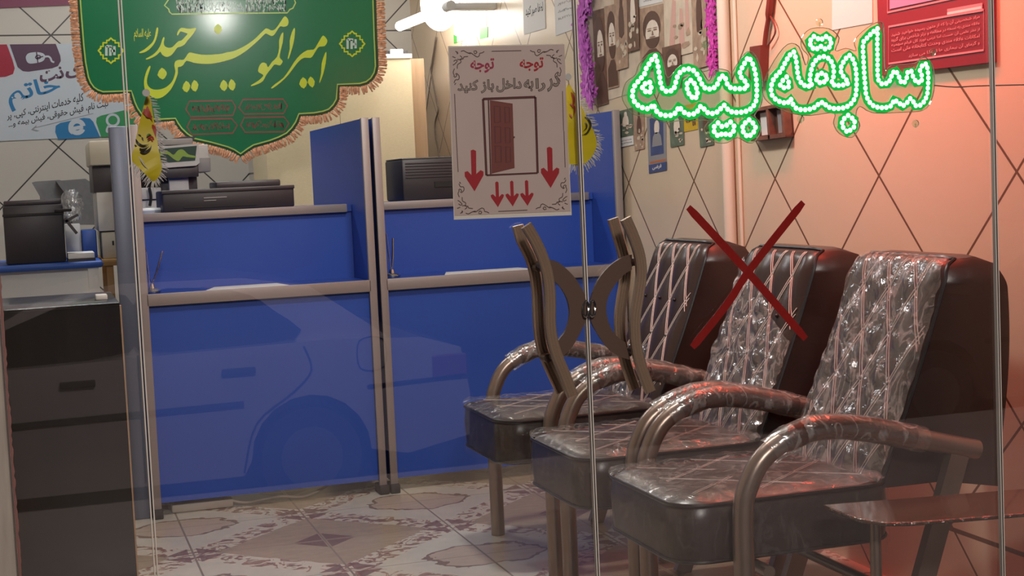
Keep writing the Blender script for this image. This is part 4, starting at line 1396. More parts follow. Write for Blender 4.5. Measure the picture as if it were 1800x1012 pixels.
fp = lambda pts: [(210 + x / 5.06, 140 + y / 5.06) for x, y in pts]
pennant('yellow pennant with white fringe in front of the green banner left of the counter',
        fp([(250, 135), (225, 190), (205, 280), (180, 370), (160, 460), (140, 560), (110, 680), (115, 730), (180, 790), (240, 850), (300, 905), (345, 870), (375, 800), (365, 700), (345, 600), (330, 500), (310, 380), (290, 250), (275, 160)]),
        [('pennant_red', [(fp(p), w) for p, w in (([(212, 262), (240, 275), (268, 262)], 5), ([(248, 236), (252, 280), (270, 318), (292, 372)], 7), ([(205, 292), (235, 300), (275, 335)], 6), ([(230, 315), (262, 325), (295, 325)], 5), ([(292, 400), (312, 440), (324, 520)], 6), ([(246, 522), (285, 508), (305, 545), (318, 612)], 3.5), ([(250, 540), (278, 530), (296, 560), (305, 600)], 2.5))]),
         ('pennant_green', [(fp([(240, 505), (262, 487), (288, 496)]), 3)]),
         ('pennant_black', [(fp(p), w) for p, w in (([(146, 528), (165, 568), (205, 588), (262, 572)], 5), ([(136, 578), (165, 612), (210, 622), (264, 590)], 5), ([(148, 622), (200, 650), (250, 636), (276, 610), (284, 580)], 5), ([(165, 486), (182, 494), (196, 505)], 2), ([(196, 512), (208, 522), (214, 536)], 2))]),
         ('white_fringe', [(fp(p), 1.6) for p in ([(150, 655), (185, 700), (225, 740)], [(175, 690), (210, 745), (270, 820)])])],
        fp([(270, 150), (300, 260), (325, 400), (345, 540), (365, 680), (375, 800), (345, 870), (300, 905), (240, 850), (180, 790), (115, 730)]), (257, 163), 31, GY + 0.03)
pennant('yellow pennant with white fringe hanging between the notice and the LED sign',
        [(1000, 148), (1008, 160), (1016, 172), (1026, 195), (1038, 218), (1046, 236), (1049, 255), (1040, 276), (1022, 290), (1000, 288), (985, 284), (980, 250), (984, 200), (994, 160)],
        [('pennant_red', [([(1004, 162), (1009, 175), (1006, 190)], 5), ([(1002, 182), (1010, 190), (1008, 205)], 4), ([(1001, 200), (1006, 208)], 3)]),
         ('pennant_black', [([(1018, 206), (1032, 208), (1038, 220), (1032, 233), (1022, 238)], 4.5), ([(1019, 213), (1029, 216), (1031, 224), (1024, 232)], 3.5), ([(1016, 228), (1018, 240)], 3)])],
        [(1010, 160), (1028, 196), (1047, 236), (1049, 255), (1040, 276), (1022, 290), (1000, 288), (985, 284)], (999, 135), 32, GY + 0.022)

# ------------------------------------------------------------------ papers and pictures on the right wall
N_X = (-1, 0, 0)
fw = on_x(WX - 0.001)
mat('photo_dark', '6b4a3a', 0.5, var=0.35, vscale=30)
mat('photo_mid', 'a88a74', 0.5, var=0.3, vscale=26)
mat('photo_pale', 'cdbba6', 0.5, var=0.15, vscale=18)
mat('photo_skin', 'e2d2c2', 0.5, var=0.08, vscale=30)
mat('photo_hair', '5a392d', 0.5)
mat('photo_brown', '8a6a58', 0.5)
mat('photo_pink', 'cf9f92', 0.5)
mat('photo_green', '5d6a58', 0.5, var=0.35, vscale=24)
mat('photo_blue', '3d4a78', 0.5, var=0.2, vscale=18)
mat('photo_black', '1f1a1e', 0.5)
mat('photo_yellow', 'c2a21f', 0.5, var=0.1, vscale=30)
mat('photo_orange', 'c0662a', 0.5)
mat('photo_grey', '8c8a8c', 0.5)
mat('note_white', 'd9d6d2', 0.7)
mat('note_green', '3f9a3a', 0.6)
mat('note_red', 'a0382c', 0.6)
mat('crimson_poster', '7d1a2a', 0.45)
mat('crimson_pale', 'c98a90', 0.45)
mat('lilac_print', 'a58ab0', 0.45)


def card(name, q, m, label, cat, group=None, th=0.001, lift=0.0):
    g = quad_map(*q, fw)
    bm = add_prism(B(), [g(u, v, lift) for u, v in ((0, 0), (1, 0), (1, 1), (0, 1))], (-th, 0, 0))
    r = tag(finish(name, bm, m), label, cat, group)
    return r, (lambda u, v, o=0.0: g(u, v, lift + th + 0.0003 + o))


def wpoly(name, m, r, g, pts, n=1, o=0.0):
    return finish(name, add_poly(B(), pts, g, o, 0.0003, N_X, n), m, r)


r, g = card('notice_board', ((794, -70), (858, -86), (855, 60), (799, 75)), 'note_white', 'white handwritten sheet with green corners on the tiled wall beside the tube lamp', 'paper')
wpoly('corner', 'note_green', r, g, [(0.80, -0.04), (1.04, -0.04), (1.04, 0.09), (0.80, 0.10)])
wpoly('corner', 'note_green', r, g, [(-0.02, -0.01), (0.08, -0.01), (0.08, 0.07), (-0.02, 0.10)])
bm = B()
scribble(bm, lambda u, v, o=0.0: g(0.08 + u * 0.8, 0.1 + v * 0.8, o), 0, 0.006, N_X, 4, 6, 0.4)
finish('handwriting', bm, 'photo_grey', r)
r, g = card('wall_note', ((918, -80), (956, -90), (959, 50), (921, 61)), 'note_white', 'white printed note with two dark lines of writing, third sheet from the cupboard', 'paper')
bm = B()
for v in (0.2, 0.55):
    add_text(bm, 'لطفا سوال نفرمایید' if v > .3 else 'لطفا صبر کنید', lambda a, b, o=0.0, v=v: g(0.1 + a * 0.8, v + b * 0.14, o), 0, 0.02)
finish('lettering', bm, 'ink_black', r)
r, g = card('wall_note', ((972, -80), (1006, -90), (1010, 51), (977, 63)), 'note_white', 'white printed note with red phone digits, just left of the purple garland', 'paper')
bm = B()
add_text(bm, '۹۰-۲۸۱۲', lambda a, b, o=0.0: g(0.1 + a * 0.85, 0.62 + b * 0.16, o), 0, 0.02, False)
finish('red_digits', bm, 'note_red', r)
bm = B()
scribble(bm, lambda u, v, o=0.0: g(0.15 + u * 0.75, 0.15 + v * 0.35, o), 0, 0.003, N_X, 8, 4, 0.2)
finish('small_print', bm, 'photo_grey', r)

# collage of photographs
sheet, g = card('collage_sheet', ((1024, -60), (1262, -120), (1262, 118), (1036, 186)), 'photo_pale', 'large pale collage sheet carrying the photographs, edged by purple garlands', 'poster')
GP = 'photographs on the wall collage'
PH = [  # quad, background, label, kind of picture
    (((1041, 20), (1062, 14), (1070, 182), (1050, 188)), 'photo_dark', 'tall narrow portrait photo with a dark cap at the left edge of the collage', 'man'),
    (((1062, 12), (1084, 6), (1088, 152), (1069, 157)), 'photo_mid', 'tall narrow portrait photo second from the left edge of the collage', 'man'),
    (((1079, -20), (1102, -26), (1104, 118), (1084, 124)), 'photo_mid', 'photo of a pale standing figure over a dark crowd, left part of collage', 'crowd'),
    (((1101, -30), (1121, -35), (1124, 86), (1104, 92)), 'photo_dark', 'dark brown photo with flowers at its foot, beside the small white caption card', 'crowd'),
    (((1123, 16), (1166, 6), (1168, 120), (1127, 130)), 'photo_mid', 'largest portrait photo with dark hair, above the left word of the LED sign', 'man'),
    (((1166, -30), (1216, -42), (1218, 92), (1170, 104)), 'photo_pale', 'pale pinkish photo of raised arms right of the large portrait', 'arms'),
    (((1214, -40), (1240, -46), (1243, 116), (1220, 122)), 'photo_mid', 'greyish landscape photo beside the right garland of the collage', 'crowd'),
    (((1164, 84), (1196, 76), (1198, 150), (1168, 158)), 'photo_dark', 'portrait photo of a bearded man below the raised-arms picture', 'man'),
    (((1105, 96), (1124, 92), (1126, 138), (1108, 143)), 'photo_pale', 'small blank pale card under the dark flower photo', 'none'),
    (((1086, 196), (1112, 189), (1113, 238), (1089, 243)), 'photo_green', 'greenish photo of a standing figure right of the tower corner', 'crowd'),
    (((1113, 192), (1132, 187), (1133, 261), (1116, 265)), 'photo_mid', 'narrow blotchy black and white photo left of the blue leaflet', 'crowd'),
    (((1176, 196), (1201, 190), (1203, 254), (1179, 259)), 'photo_green', 'dark green photo right of the blue leaflet, partly behind the LED sign', 'crowd'),
    (((1227, 196), (1253, 189), (1255, 254), (1231, 259)), 'photo_green', 'dark green photo left of the pipe, partly behind the LED sign', 'crowd'),
]


def mark(g, seed, n):
    rnd = random.Random(seed)
    bm = B()
    for k in range(n):
        cx, cy = rnd.uniform(.12, .88), rnd.uniform(.06, .5)
        rx, ry = rnd.uniform(.06, .16), rnd.uniform(.02, .06)
        pts = [(min(.98, max(.02, cx + rx * math.cos(a) * rnd.uniform(.6, 1.2))), min(.97, max(.03, cy + ry * math.sin(a) * rnd.uniform(.6, 1.2)))) for a in [k_ * math.pi / 4 for k_ in range(8)]]
        add_prism(bm, [g(u, v, 0.0002) for u, v in pts], (-0.0005, 0, 0))
    return bm


for i, (q, m, lab, kind) in enumerate(PH):
    r, g = card('photograph', q, m, lab, 'photo', GP, 0.001, 0.0016 + 0.0022 * (i % 4 if i < 9 else 0))
    ar = 1.0
    el = lambda cx, cy, rx, ry, a0=0, a1=2 * math.pi, n=16: [(cx + rx * math.cos(a0 + (a1 - a0) * k / n), cy + ry * math.sin(a0 + (a1 - a0) * k / n)) for k in range(n + (0 if a1 - a0 > 6 else 1))]
    if kind == 'man':
        wpoly('coat', 'photo_hair', r, g, [(0.04, 0.02), (0.96, 0.02), (0.92, 0.22), (0.66, 0.34), (0.36, 0.34), (0.08, 0.24)])
        wpoly('hair', 'photo_hair', r, g, el(0.5, 0.68, 0.37, 0.25), 1, 0.0004)
        wpoly('face', 'photo_skin', r, g, el(0.52, 0.58, 0.28, 0.21), 1, 0.0008)
        wpoly('beard', 'photo_hair', r, g, el(0.52, 0.52, 0.29, 0.17, math.pi * 1.02, math.pi * 1.98), 1, 0.0012)
        bm = B()
        for pts in (el(0.4, 0.63, 0.08, 0.012), el(0.64, 0.63, 0.08, 0.012), el(0.4, 0.66, 0.1, 0.007), el(0.64, 0.66, 0.1, 0.007), el(0.52, 0.525, 0.13, 0.012), [(0.51, 0.62), (0.54, 0.62), (0.58, 0.55), (0.49, 0.55)]):
            add_prism(bm, [g(u, v, 0.0016) for u, v in pts], (-0.0003, 0, 0))
        finish('features', bm, 'photo_brown', r)
    elif kind == 'crowd':
        finish('pale_patches', mark(g, 100 + i, 9), 'photo_pale', r)
        wpoly('figure', 'photo_skin' if i % 2 else 'photo_hair', r, g, [(0.3, 0.4), (0.7, 0.42), (0.66, 0.72), (0.6, 0.76), (0.58, 0.9), (0.42, 0.9), (0.4, 0.76), (0.32, 0.7)], 2, 0.0004)
    elif kind == 'arms':
        for pts in ([(0.12, 0.05), (0.34, 0.05), (0.42, 0.72), (0.30, 0.76)], [(0.5, 0.1), (0.72, 0.08), (0.66, 0.6), (0.55, 0.62)], [(0.74, 0.3), (0.9, 0.32), (0.84, 0.95), (0.76, 0.95)]):
            wpoly('raised_arm', 'photo_pink', r, g, pts)
        finish('dark_patches', mark(g, 131, 6), 'photo_mid', r)
r, g = card('caption_card', ((1121, -20), (1164, -31), (1165, 3), (1123, 13)), 'note_white', 'white caption card above the largest portrait of the collage', 'card', None, 0.001, 0.0016)
bm = B()
scribble(bm, lambda u, v, o=0.0: g(0.2 + u * 0.6, 0.15 + v * 0.2, o), 0, 0.003, N_X, 18, 1, 0.2)
finish('small_print', bm, 'photo_grey', r)
r, g = card('caption_card', ((1088, 243), (1113, 238), (1114, 254), (1090, 259)), 'note_white', 'white caption card under the greenish figure photo beside the counter tower', 'card', None, 0.001, 0.0016)
bm = B()
scribble(bm, lambda u, v, o=0.0: g(0.1 + u * 0.8, 0.2 + v * 0.6, o), 0, 0.003, N_X, 19, 2, 0.2)
finish('small_print', bm, 'photo_grey', r)
r, g = card('blue_leaflet', ((1137, 205), (1171, 197), (1172, 299), (1141, 305)), 'photo_grey', 'hanging leaflet with a blue portrait and dark blue foot, below the LED sign', 'leaflet')
wpoly('picture', 'photo_blue', r, g, [(0.14, 0.3), (0.84, 0.3), (0.84, 0.95), (0.14, 0.95)])
wpoly('portrait', 'photo_skin', r, g, [(0.38, 0.68), (0.60, 0.68), (0.62, 0.84), (0.5, 0.9), (0.38, 0.84)], 2, 0.0004)
wpoly('coat', 'photo_grey', r, g, [(0.22, 0.45), (0.76, 0.45), (0.7, 0.62), (0.58, 0.69), (0.4, 0.69), (0.28, 0.62)], 1, 0.0004)
wpoly('foot_band', 'photo_blue', r, g, [(0, 0), (1, 0), (1, 0.15), (0, 0.15)])
wpoly('orange_rule', 'photo_orange', r, g, [(0.08, 0.17), (0.94, 0.17), (0.94, 0.20), (0.08, 0.20)])
bm = B()
add_text(bm, 'فرضی', lambda a, b, o=0.0: g(0.2 + a * 0.5, 0.05 + b * 0.08, o), 0.0006, 0.03)
finish('lettering', bm, 'note_white', r)
r, g = card('yellow_card', ((1200, 186), (1226, 180), (1227, 227), (1203, 232)), 'photo_yellow', 'small yellow card with dark writing below the left LED word', 'card')
bm = B()
add_text(bm, 'بیت', lambda a, b, o=0.0: g(0.15 + a * 0.7, 0.2 + b * 0.6, o), 0, 0.05)
finish('lettering', bm, 'photo_hair', r)


# purple garlands
mat('garland_purple', 'bb5cba', 0.6, var=0.3, vscale=60)
mat('garland_magenta', 'c43aa0', 0.6, var=0.3, vscale=60)


def garland(path, m, label, seed, spread):
    rnd = random.Random(seed)
    bm = B()
    P3 = [fw(x, y, 0.02) for x, y in smooth_poly(path, 8, False)]
    add_tube(bm, P3, 0.003, 5)
    for a, b in zip(P3, P3[1:]):
        for k in range(16):
            p = a.lerp(b, rnd.random())
            ang, ln = rnd.uniform(0, 2 * math.pi), rnd.uniform(0.5, 1.0) * spread
            d = Vector((rnd.uniform(-0.35, 0.05), math.cos(ang), math.sin(ang))) * ln
            d.x = max(-0.05, min(d.x, 0.012))
            s_ = d.cross(Vector((1, 0.2, 0.1))).normalized() * ln * 0.15
            up = Vector((-0.006, 0, 0))
            add_grid(bm, lambda u, v: p + d * v + s_ * (2 * u - 1) * (1 - (2 * v - 1.0) ** 2 * 0.8) + up * math.sin(math.pi * v), 2, 3)
    r = tag(finish('garland', bm, m), label, 'garland')
    return r


garland([(1040, -20), (1030, 15), (1022, 40), (1030, 75), (1036, 110), (1036, 140), (1042, 165)], 'garland_purple', 'purple paper flower garland down the left edge of the photo collage', 3, 0.075)
garland([(1252, -30), (1253, 20), (1256, 60), (1256, 95), (1257, 118)], 'garland_magenta', 'magenta paper flower garland down the right edge of the photo collage', 4, 0.045)

# right-hand part of the wall
r, g = card('blank_paper', ((1463, -80), (1533, -100), (1534, 40), (1463, 53)), 'note_white', 'blank white sheet on the wall above the right LED word', 'paper')
bm = B()
scribble(bm, lambda u, v, o=0.0: g(0.6 + u * 0.35, 0.72 + v * 0.2, o), 0, 0.003, N_X, 23, 3, 0.1)
finish('small_print', bm, 'photo_grey', r)
r, g = card('crimson_poster', ((1546, -110), (1750, -165), (1752, 109), (1552, 133)), 'crimson_poster', 'deep red printed poster with a text box at the upper right of the wall', 'poster', None, 0.012)
g2 = lambda px, py, o=0.0: at(px, py, X=WX - 0.0145 - o)
bm = B()
for q in ([(1562, 47), (1729, 17), (1729, 88), (1562, 112)], [(1560, 22), (1728, -14), (1728, -110), (1560, -80)]):
    add_ribbon(bm, [g2(*p) for p in q], 0.005, N_X, 0.0003, True)
finish('box_lines', bm, 'crimson_pale', r)
finish('picture', add_poly(B(), [(1564, 16), (1700, -12), (1700, -90), (1564, -70)], g2, 0, 0.0003, N_X), 'lilac_print', r)
finish('heading_box', add_poly(B(), [(1665, 16), (1727, 5), (1727, 20), (1666, 30)], g2, 0.0006, 0.0003, N_X), 'crimson_pale', r)
bm = B()
LN = ['مراد شخصیتی آن را که از متون رسیده خواهید شنید', 'علاقه مندی به نسخه در مطالعه و برتر شاخص برای گروه', 'از نظر علمی آن هست اما ترس نورد کل فیلم سهمیه', 'امکانات علاقه مندی وحدت کتابخانه ملی است', 'و گرمای آن بیماری ها از غذا می سازد']
for k, s in enumerate(LN):
    y0, y1 = 62.5 + k * 9.2, 30 + k * 11.5
    xa = 1567 + (30 if k == 4 else 0)
    add_text(bm, s, quad_map((xa, y0 - 5), (1722, y1 - 5), (1722, y1 + 2.5), (xa, y0 + 3), g2), 0.0004, 0.01)
finish('lettering', bm, 'crimson_pale', r)
bm = add_ribbon(B(), [g2(1665 + 0, 18 + 6, 0.001), g2(1725, 13, 0.001)], 0.006, N_X, 0.0003)
finish('heading', bm, 'note_white', r)

# wooden wall box with two papers
r = thing('wall_box', fw(1366, 245), 'dark wooden wall box with two paper inserts behind the LED sign', 'box')
g = quad_map((1330, 192), (1392, 180), (1396, 240), (1335, 248), fw)
for nm, m, u0, u1, v0, v1, d in (('back', 'photo_hair', 0, 1, 0, 1, 0.006), ('frame', 'photo_dark', 0, 1, 0, 0.12, 0.03), ('frame', 'photo_dark', 0, 0.08, 0, 1, 0.03), ('frame', 'photo_dark', 0.92, 1, 0, 1, 0.03), ('frame', 'photo_dark', 0.5, 0.56, 0, 1, 0.03), ('frame', 'photo_dark', 0, 1, 0.9, 1, 0.03)):
    finish(nm, add_prism(B(), [g(u, v) for u, v in ((u0, v0), (u1, v0), (u1, v1), (u0, v1))], (-d, 0, 0)), m, r)
finish('insert', add_prism(B(), [g(u, v, 0.008) for u, v in ((0.1, .16), (0.45, .16), (0.45, .85), (0.1, .85))], (-0.002, 0, 0)), 'note_white', r)
finish('insert', add_prism(B(), [g(u, v, 0.008) for u, v in ((0.58, .16), (0.9, .16), (0.9, .85), (0.58, .85))], (-0.002, 0, 0)), 'photo_grey', r)
# adapter and thick cord
mat('maroon_plastic', '6e2c22', 0.45)
r = thing('power_adapter', fw(1350, 145), 'reddish-brown power adapter hanging on its cord between the LED words', 'adapter')
g = quad_map((1333, 82), (1352, 79), (1350, 142), (1330, 145), fw)
finish('adapter_body', add_prism(B(), [g(u, v) for u, v in ((0, 0), (1, 0), (1, 1), (0, 1))], (-0.03, 0, 0)), 'maroon_plastic', r)
finish('cord', add_tube(B(), [fw(x, y, 0.012) for x, y in smooth_poly([(1344, 81), (1347, 55), (1352, 25), (1358, -30)], 4, False)], [0.008] * 8 + [0.013] * 5, 8), 'maroon_plastic', r, 40)
finish('cord', add_tube(B(), [fw(x, y, 0.012) for x, y in smooth_poly([(1350, 80), (1358, 68), (1363, 55), (1360, 40), (1354, 28)], 4, False)], 0.003, 6), 'maroon_plastic', r, 40)

# ------------------------------------------------------------------ waiting chairs
mat('black_vinyl', '30231f', 0.32, var=0.12, vscale=14, bump=0.03, bscale=90)
mat('piping_vinyl', '120d0c', 0.35)
mat('stitch_thread', 'd2c8c0', 0.6)
mat('champagne_tube', '8d7d72', 0.3, 0.7)
mat('arm_vinyl', '43281f', 0.34, bump=0.2, bscale=70)


def rrect(hw, hh, r, n=5):
    pts = []
    for sx, sy, a0 in ((1, 1, 0), (-1, 1, 90), (-1, -1, 180), (1, -1, 270)):
        for k in range(n + 1):
            a = math.radians(a0 + 90 * k / n)
            pts.append((sx * (hw - r) + r * math.cos(a), sy * (hh - r) + r * math.sin(a)))
    return pts


def waiting_chair(yc, label, films, ha=0.265, seed=0):
    r = thing('waiting_chair', (1.55, yc, 0), label, 'chair', 'waiting chairs along the tiled wall')
    rnd = random.Random(seed)
    # seat cushion
    xm, hl, hw = 1.497, 0.262, 0.217
    prof = [(0.0, 0.318, -0.03), (0.0, 0.322, -0.012), (0, 0.33, 0), (0, 0.40, 0.004), (0, 0.44, 0.0), (0, 0.449, -0.008)]
    bm = B()
    rings = []
    for _, z, gr in prof:
        rings.append([bm.verts.new((xm + x, yc + y, z)) for x, y in rrect(hl + gr, hw + gr, 0.075, 6)])
    for a, b in zip(rings, rings[1:]):
        for k in range(len(a)):
            bm.faces.new([a[k], a[(k + 1) % len(a)], b[(k + 1) % len(a)], b[k]])
    bm.faces.new(list(reversed(rings[0])))
    prev = rings[-1]
    for s_, z in ((0.86, 0.456), (0.68, 0.456), (0.5, 0.461), (0.3, 0.459), (0.1, 0.463)):
        cur = [bm.verts.new((xm + x * s_, yc + y * s_, z + 0.004 * math.sin(9 * x + seed) * math.cos(17 * y))) for x, y in rrect(hl - .008, hw - .008, 0.07, 6)]
        for k in range(len(cur)):
            bm.faces.new([prev[k], prev[(k + 1) % len(cur)], cur[(k + 1) % len(cur)], cur[k]])
        prev = cur
    bm.faces.new(prev)
    seat = finish('seat', bm, 'black_vinyl', r, 50)
    finish('piping', add_tube(B(), [(xm + x, yc + y, 0.448) for x, y in rrect(hl + .002, hw + .002, 0.075, 6)], 0.0042, 6, True, True), 'piping_vinyl', seat, 40)
    finish('piping', add_tube(B(), [(xm + x, yc + y, 0.326) for x, y in rrect(hl + .001, hw + .001, 0.075, 6)], 0.004, 6, True, True), 'piping_vinyl', seat, 40)
    bm = B()
    for d_ in (-1, 1):
        for k in range(-2, 3):
            for q in (-.004, .004):
                pts = []
                for t in range(9):
                    u = -0.2 + 0.4 * t / 8
                    v = k * 0.14 + d_ * u * 0.8 + q
                    if abs(v) < 0.195:
                        pts.append((xm + u, yc + v, 0.4635))
                if len(pts) > 2:
                    add_tube(bm, pts, 0.0007, 4)
    finish('stitching', bm, 'stitch_thread', seat)

    # backrest: quilted front on a thick wedge
    def bw(t):
        return 0.203 - 0.012 * t - 0.016 * max(0, t - 0.9) / 0.1

    def front(u, v, d=0.0):
        """u -1..1 across (to +y), v 0..1 up the front; d lifts off the surface"""
        x = 1.715 + 0.205 * v + 0.008 * math.sin(math.pi * v)
        z = 0.44 + 0.497 * v
        aa, bb = (u * 0.2 / 0.115 + v * 0.5 / 0.21), (u * 0.2 / 0.115 - v * 0.5 / 0.21)
        puff = (abs(math.sin(math.pi * aa / 1)) * abs(math.sin(math.pi * bb / 1))) ** 0.45
        edge_ = min(1, (1 - abs(u)) * 6, (1 - v) * 8, v * 10)
        off = (0.011 * puff) * max(0, edge_) - 0.012 * (1 - max(0, min(1, (1 - abs(u)) * 5))) ** 2 - (0.02 * (max(0, v - .94) / .06) ** 2) + d
        return Vector((x - off * 0.92, yc + u * bw(v), z + off * 0.38))
    bm = B()
    nu, nv = 32, 46
    gmesh = [[bm.verts.new(front(2 * i / nu - 1, j / nv)) for i in range(nu + 1)] for j in range(nv + 1)]
    for j in range(nv):
        for i in range(nu):
            bm.faces.new([gmesh[j][i], gmesh[j][i + 1], gmesh[j + 1][i + 1], gmesh[j + 1][i]])
    rim = [gmesh[0][i] for i in range(nu + 1)] + [gmesh[j][nu] for j in range(1, nv + 1)] + [gmesh[nv][i] for i in range(nu - 1, -1, -1)] + [gmesh[j][0] for j in range(nv - 1, 0, -1)]

    def back_x(z):
        t = (z - 0.44) / 0.497
        return 2.035 + 0.045 * math.sin(min(1, max(0, t)) * 2.2) - 0.035 * max(0, t - 0.85) / 0.15
    mid, bk = [], []
    for v in rim:
        z = v.co.z
        bx = back_x(z)
        mid.append(bm.verts.new((v.co.x + (bx - v.co.x) * 0.5, v.co.y + 0.02 * (v.co.y - yc), z + (0.004 if z > 0.9 else 0))))
        bk.append(bm.verts.new((bx, v.co.y - (v.co.y - yc) * 0.05, min(z, 0.912) - (0.03 if z < 0.5 else 0))))
    k = len(rim)
    for a, b in ((rim, mid), (mid, bk)):
        for i in range(k):
            bm.faces.new([a[i], a[(i + 1) % k], b[(i + 1) % k], b[i]])
    f = bm.faces.new(bk)
    f.normal_update()
    bmesh.ops.triangulate(bm, faces=[f])
    back = finish('backrest', bm, 'black_vinyl', r, 45)
    pts = [front(-1, j / 30, 0.003) for j in range(31)] + [front(-1 + 2 * i / 16, 1, 0.003) for i in range(1, 17)] + [front(1, 1 - j / 30, 0.003) for j in range(1, 31)]
    finish('piping', add_tube(B(), pts, 0.0045, 6), 'piping_vinyl', back, 40)
    bm = B()
    for d_ in (-1, 1):
        for kk in range(-6, 7):
            for q in (-0.04, 0.04):
                run = []
                for t in range(61):
                    v = 0.02 + 0.955 * t / 60
                    u = (kk + q - d_ * v * 0.5 / 0.21) * 0.115 / 0.2
                    if abs(u) < 0.93:
                        run.append(front(u, v, 0.0018))
                    else:
                        if len(run) > 2:
                            add_tube(bm, run, 0.0013, 4)
                        run = []
                if len(run) > 2:
                    add_tube(bm, run, 0.0013, 4)
    finish('stitching', bm, 'stitch_thread', back)
    bm = B()
    for kk in range(-1, 2):
        for v in (0.21, 0.42, 0.63):
            u = kk * 0.115 / 0.2
            p = front(u, v, 0.002)
            bmesh.ops.create_uvsphere(bm, u_segments=8, v_segments=6, radius=0.0055, matrix=Matrix.Translation(p))
    finish('tuft_button', bm, 'piping_vinyl', back, 0)
    # arms: one bent tube is front leg and arm
    for s in (-1, 1):
        y = yc + s * ha
        path = smooth_poly([(1.362, 0.0), (1.362, 0.2), (1.363, 0.42), (1.376, 0.485), (1.415, 0.545), (1.49, 0.585), (1.56, 0.596), (1.66, 0.582), (1.80, 0.545), (1.935, 0.510)], 5, False)
        p3 = [(x, y, z - 0.0 if z > 0.03 else z) for x, z in path]
        arm = finish('arm_frame', add_tube(B(), p3, 0.0222, 16), 'champagne_tube', r, 40)
        pad = [(x, y, z) for x, z in path if 1.45 < x < 1.80]
        finish('arm_pad', add_tube(B(), pad, [0.0235] + [0.0275 + rnd.uniform(-.0008, .0012) for _ in pad[2:]] + [0.025], 16), 'arm_vinyl', arm, 40)
        fl_ = [(x, y, z) for x, z in path if 1.425 < x < 1.82]
        finish('plastic_wrap', add_tube(B(), fl_, [0.0288 + rnd.uniform(-.001, .0025) for _ in fl_], 16, False), 'clear_film', arm, 40)
        finish('rear_leg', add_sweep(B(), [(1.70, y, 0.0), (1.79, y, 0.235), (1.885, y, 0.505)], [(-.023, -.012), (.023, -.012), (.023, .012), (-.023, .012)], (0, 1, 0)), 'champagne_tube', r)
    finish('seat_frame', add_tube(B(), [(1.42, yc - ha, 0.30), (1.42, yc + ha, 0.30)], 0.014, 10), 'champagne_tube', r, 40)
    finish('seat_frame', add_tube(B(), [(1.75, yc - ha, 0.20), (1.75, yc + ha, 0.20)], 0.012, 10), 'champagne_tube', r, 40)
    # clear plastic film left on the upholstery
    for j, (u0, u1, vlo, vhi, slant) in enumerate(films):
        rn = random.Random(seed * 7 + j)
        ph = [rn.uniform(0, 6.28) for _ in range(6)]

        def film(a, b):
            u = u0 + (u1 - u0) * a
            v = vlo + (vhi + slant * (1 - a) - vlo) * b
            wr = 0.0028 * (math.sin(17 * a + 9 * b + ph[0]) + math.sin(7 * a - 23 * b + ph[1]) + math.sin(31 * a + 27 * b + ph[2]) + 0.7 * math.sin(53 * a - 37 * b + ph[3]))
            return front(u, min(v, 1.0), 0.010 + abs(wr))
        finish('plastic_cover', add_grid(B(), film, 44, 56), 'clear_film', back, 50)
    rn = random.Random(seed + 70)
    ph = [rn.uniform(0, 6.28) for _ in range(6)]

    def sfilm(a, b):
        x, y = (2 * a - 1) * (hl + .006), (2 * b - 1) * (hw + .006)
        rr = 0.075
        dx, dy = max(0, abs(x) - (hl + .006 - rr)), max(0, abs(y) - (hw + .006 - rr))
        l = math.hypot(dx, dy)
        if l > rr:
            x -= math.copysign(dx - dx * rr / l, x)
            y -= math.copysign(dy - dy * rr / l, y)
        wr = 0.002 * (math.sin(19 * a + 13 * b + ph[0]) + math.sin(9 * a - 29 * b + ph[1]) + math.sin(41 * a + 23 * b + ph[2]) + math.sin(61 * b - 31 * a + ph[3]))
        return Vector((xm + x, yc + y, 0.468 + abs(wr) - 0.012 * max(0, max(abs(x) / hl, abs(y) / hw) - 0.88) / 0.12))
    finish('plastic_cover', add_grid(B(), sfilm, 46, 46), 'seat_film', seat, 50)

    def skirt(a, b):
        pts = rrect(hl + .0065, hw + .0065, 0.075, 6)
        n_ = len(pts)
        t = (0.25 + a * 0.72) % 1.0 * n_
        i = int(t) % n_
        fx = pts[i][0] * (1 - t % 1) + pts[(i + 1) % n_][0] * (t % 1)
        fy = pts[i][1] * (1 - t % 1) + pts[(i + 1) % n_][1] * (t % 1)
        low = 0.31 + 0.012 * math.sin(23 * a + ph[4]) + 0.006 * math.sin(61 * a + ph[5])
        k_ = 1 + 0.006 * math.sin(37 * a + 5 * b) * b + 0.004 * b
        return Vector((xm + fx * k_, yc + fy * k_, 0.44 * (1 - b) + low * b))
    finish('plastic_cover', add_grid(B(), skirt, 120, 8), 'thin_film', seat, 50)
    return r


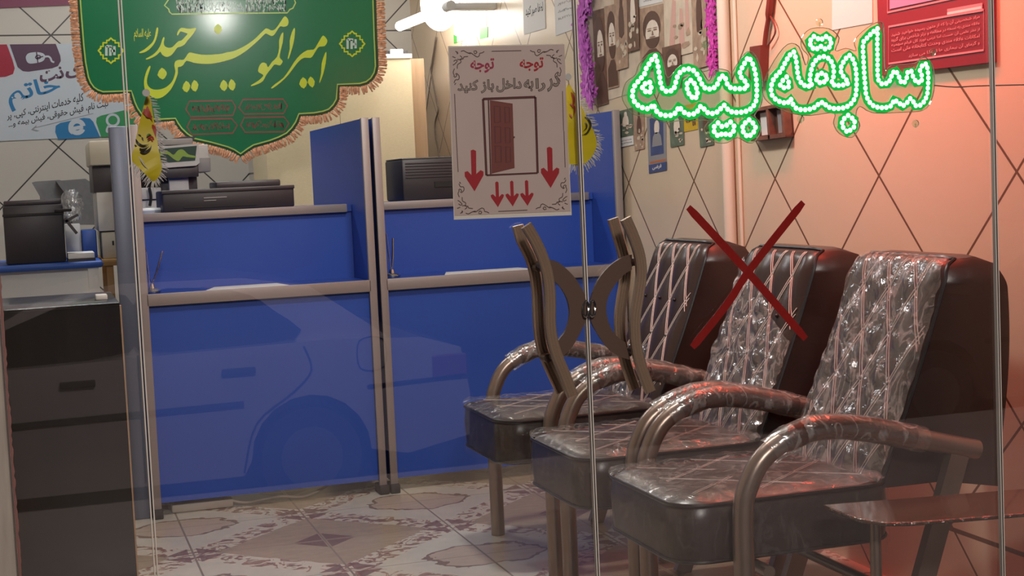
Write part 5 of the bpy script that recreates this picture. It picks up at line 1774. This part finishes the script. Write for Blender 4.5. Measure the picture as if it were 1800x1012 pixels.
waiting_chair(3.015, 'nearest black quilted waiting chair, its whole back under clear plastic, beside the brown glass table', [(-1.0, 1.0, 0.02, 1.0, 0.0)], 0.258, 1)
waiting_chair(3.595, 'middle black quilted waiting chair behind the tape cross, plastic hanging slantwise over its back', [(-1.0, 1.0, 0.02, 0.94, -0.42)], 0.248, 2)
waiting_chair(4.25, 'farthest black quilted waiting chair nearest the blue counters, plastic only low on its back', [(-0.3, 1.0, 0.02, 0.30, 0.06)], 0.282, 3)

# ------------------------------------------------------------------ brown glass side table
mat('smoked_glass', '5c4030', 0.16, spec=0.7, coat=0.5)
mat('chipped_edge', '4a2f24', 0.12, bump=1.0, bscale=45, spec=1.0)
TH = 0.44
A1, A2 = at(1448, 887, Z=TH), at(1800, 859, Z=TH)
B1, B2 = at(1500, 926, Z=TH), at(1800, 901, Z=TH)
d1 = (A2 - A1).normalized()
n1 = Vector((d1.y, -d1.x, 0))
wid = abs((B2 - A1).dot(n1))
r = thing('glass_table', (1.8, 2.6, 0), 'low brown smoked-glass table at the lower right before the nearest chair', 'table')
Lt = (WX - 0.03 - A1.x) / d1.x
out = []
for u, v in [(0, 0), (Lt, 0), (Lt, wid), (0.14, wid), (0.10, wid - 0.003), (0.06, wid - 0.014), (0.025, wid - 0.06), (0.004, 0.03)]:
    out.append(A1 + d1 * u + n1 * v)
for p in out:
    p.x = min(p.x, WX - 0.006)
top = finish('table_top', add_prism(B(), out, (0, 0, -0.008)), 'smoked_glass', r)
bm = add_tube(B(), [p + Vector((0, 0, -0.004)) for p in (out[7], out[6], out[5], out[4], out[3], out[2])], 0.0046, 8)
finish('chipped_edge', bm, 'chipped_edge', top)
for u, v in ((0.075, wid * 0.45), (Lt - 0.08, 0.04), (Lt - 0.08, wid - 0.03)):
    p = A1 + d1 * u + n1 * v
    finish('leg', add_tube(B(), [(p.x, p.y, 0), (p.x, p.y, TH - 0.008)], 0.012, 12), 'champagne_tube', r, 40)

bpy.data.objects.remove(_to)
bpy.data.curves.remove(_tc)
